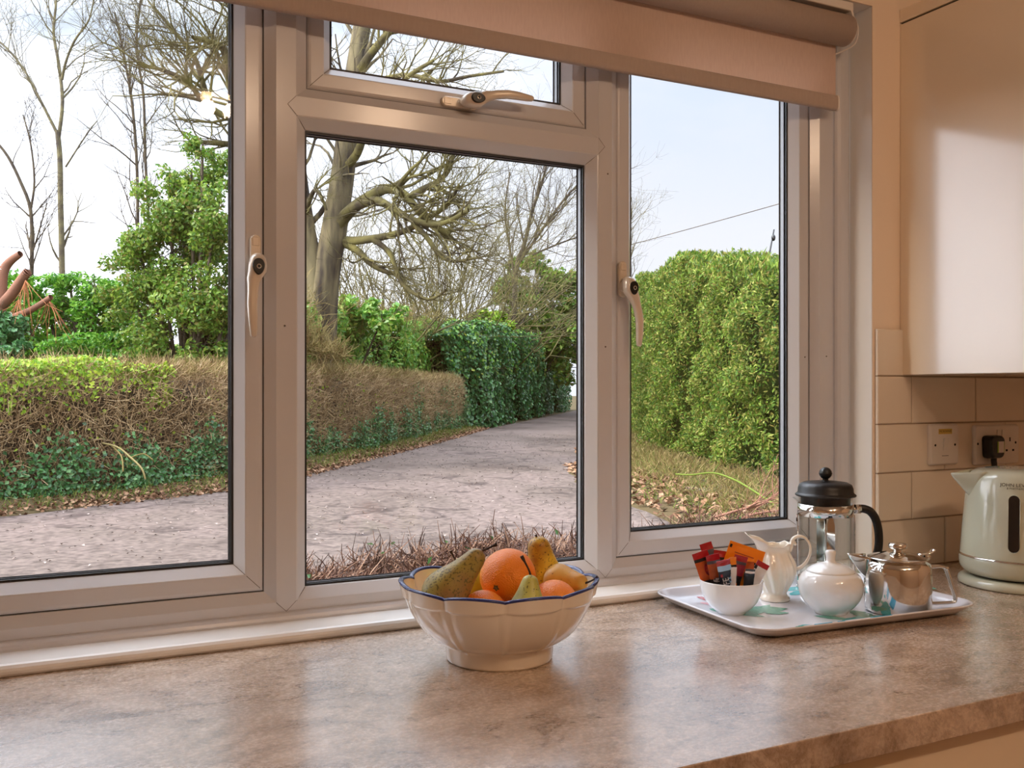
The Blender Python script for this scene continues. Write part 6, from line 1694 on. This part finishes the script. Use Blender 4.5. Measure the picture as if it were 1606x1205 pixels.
# dead straw-coloured brush on the left end of the laurel
rg = np.random.default_rng(71)
db = empty('dead_brush', G(500, 735), 'mound of dead straw-coloured brush behind the clipped hedge in the middle pane', 'brush')
C, N_ = clump_pts(rg, 2000, [(*P(485, 545, 18.8), 0.42, 0.42, 0.30), (*P(518, 556, 18.9), 0.4, 0.4, 0.2), (*P(462, 535, 18.8), 0.5, 0.5, 0.45)], 0.3)
N_[:, 2] += 0.4
loc_mesh('twigs', twigs(rg, C, N_, 0.35, 0.0055), M['l_straw'], db)
# torn, lopped old trunk at the far left
st = tree_root('lopped_tree', P(-4, 610, 15.5), 'lopped reddish trunk with torn stumps at the far left of the window')
t = Tree(81); f = 15.5
t.guide(K((-6, 640, f), (-4, 540, f), (0, 470, f), (4, 430, f), (14, 412, f), (32, 398, f-.1)), rp(13, f), rp(5, f), 0)
t.guide(K((2, 480, f), (18, 462, f-.1), (32, 442, f-.2), (42, 428, f-.3), (45, 425, f-.3)), rp(9, f), rp(6, f), 0)
t.build('trunk', M['bark_red'], st, 9); t = Tree(83)
t.guide(K((20, 498, f-.2), (45, 488, f-.4), (62, 478, f-.5), (80, 466, f-.6)), rp(5.5, f), rp(4, f), 0)
t.build('branch_stump', M['bark_red'], st, 9); t = Tree(84)
t.guide(K((-4, 450, f), (-12, 415, f), (-14, 380, f)), rp(9, f), rp(5, f), 0)
t.build('branch_stump', M['bark_red'], st, 9)
t = Tree(82)
for (u, v, n) in ((40, 440, 12), (75, 470, 14), (30, 470, 8)):
    for k in range(n):
        d = (P(u+t.rnd.uniform(-40, 40), v+t.rnd.uniform(20, 75), f-.6+t.rnd.uniform(-.5, .3))-P(u, v, f-.4)); t.branch(P(u, v, f-.4), d.normalized(), d.length, 0.007, 0, -0.1)
t.build('hanging_twigs', M['bark_orange'], st, 4)

# ------------------------------------------------------------------ overhead wire and its pole top above the hedge
wr = empty('overhead_wire', P(1216, 378, 40), 'thin overhead wire crossing the sky with a dark insulator above the conifer hedge', 'wire')
o = wr.location; g = MB()
A = P(700, 455, 60); B = P(1216, 316, 40); E_ = P(1500, 240, 33)
pts = []
for k in range(25):
    t_ = k/24; p = A.lerp(E_, t_); p.z -= 0.35*math.sin(math.pi*t_)*0.6; pts.append(p-o)
g.tube(pts, 0.018, 5); g.build('cable', M['bark_dark'], wr)
g = MB(); a = P(1206, 402, 40)-o; b = P(1214, 360, 40)-o
g.tube([P(1206, 620, 40)-o, a, b], [0.05, 0.04, 0.03], 6); g.sphere(tuple(P(1213, 373, 40)-o), 0.11, 10, 8, sc=(0.8, 0.8, 1.3))
g.build('pole_tip', M['black'], wr)
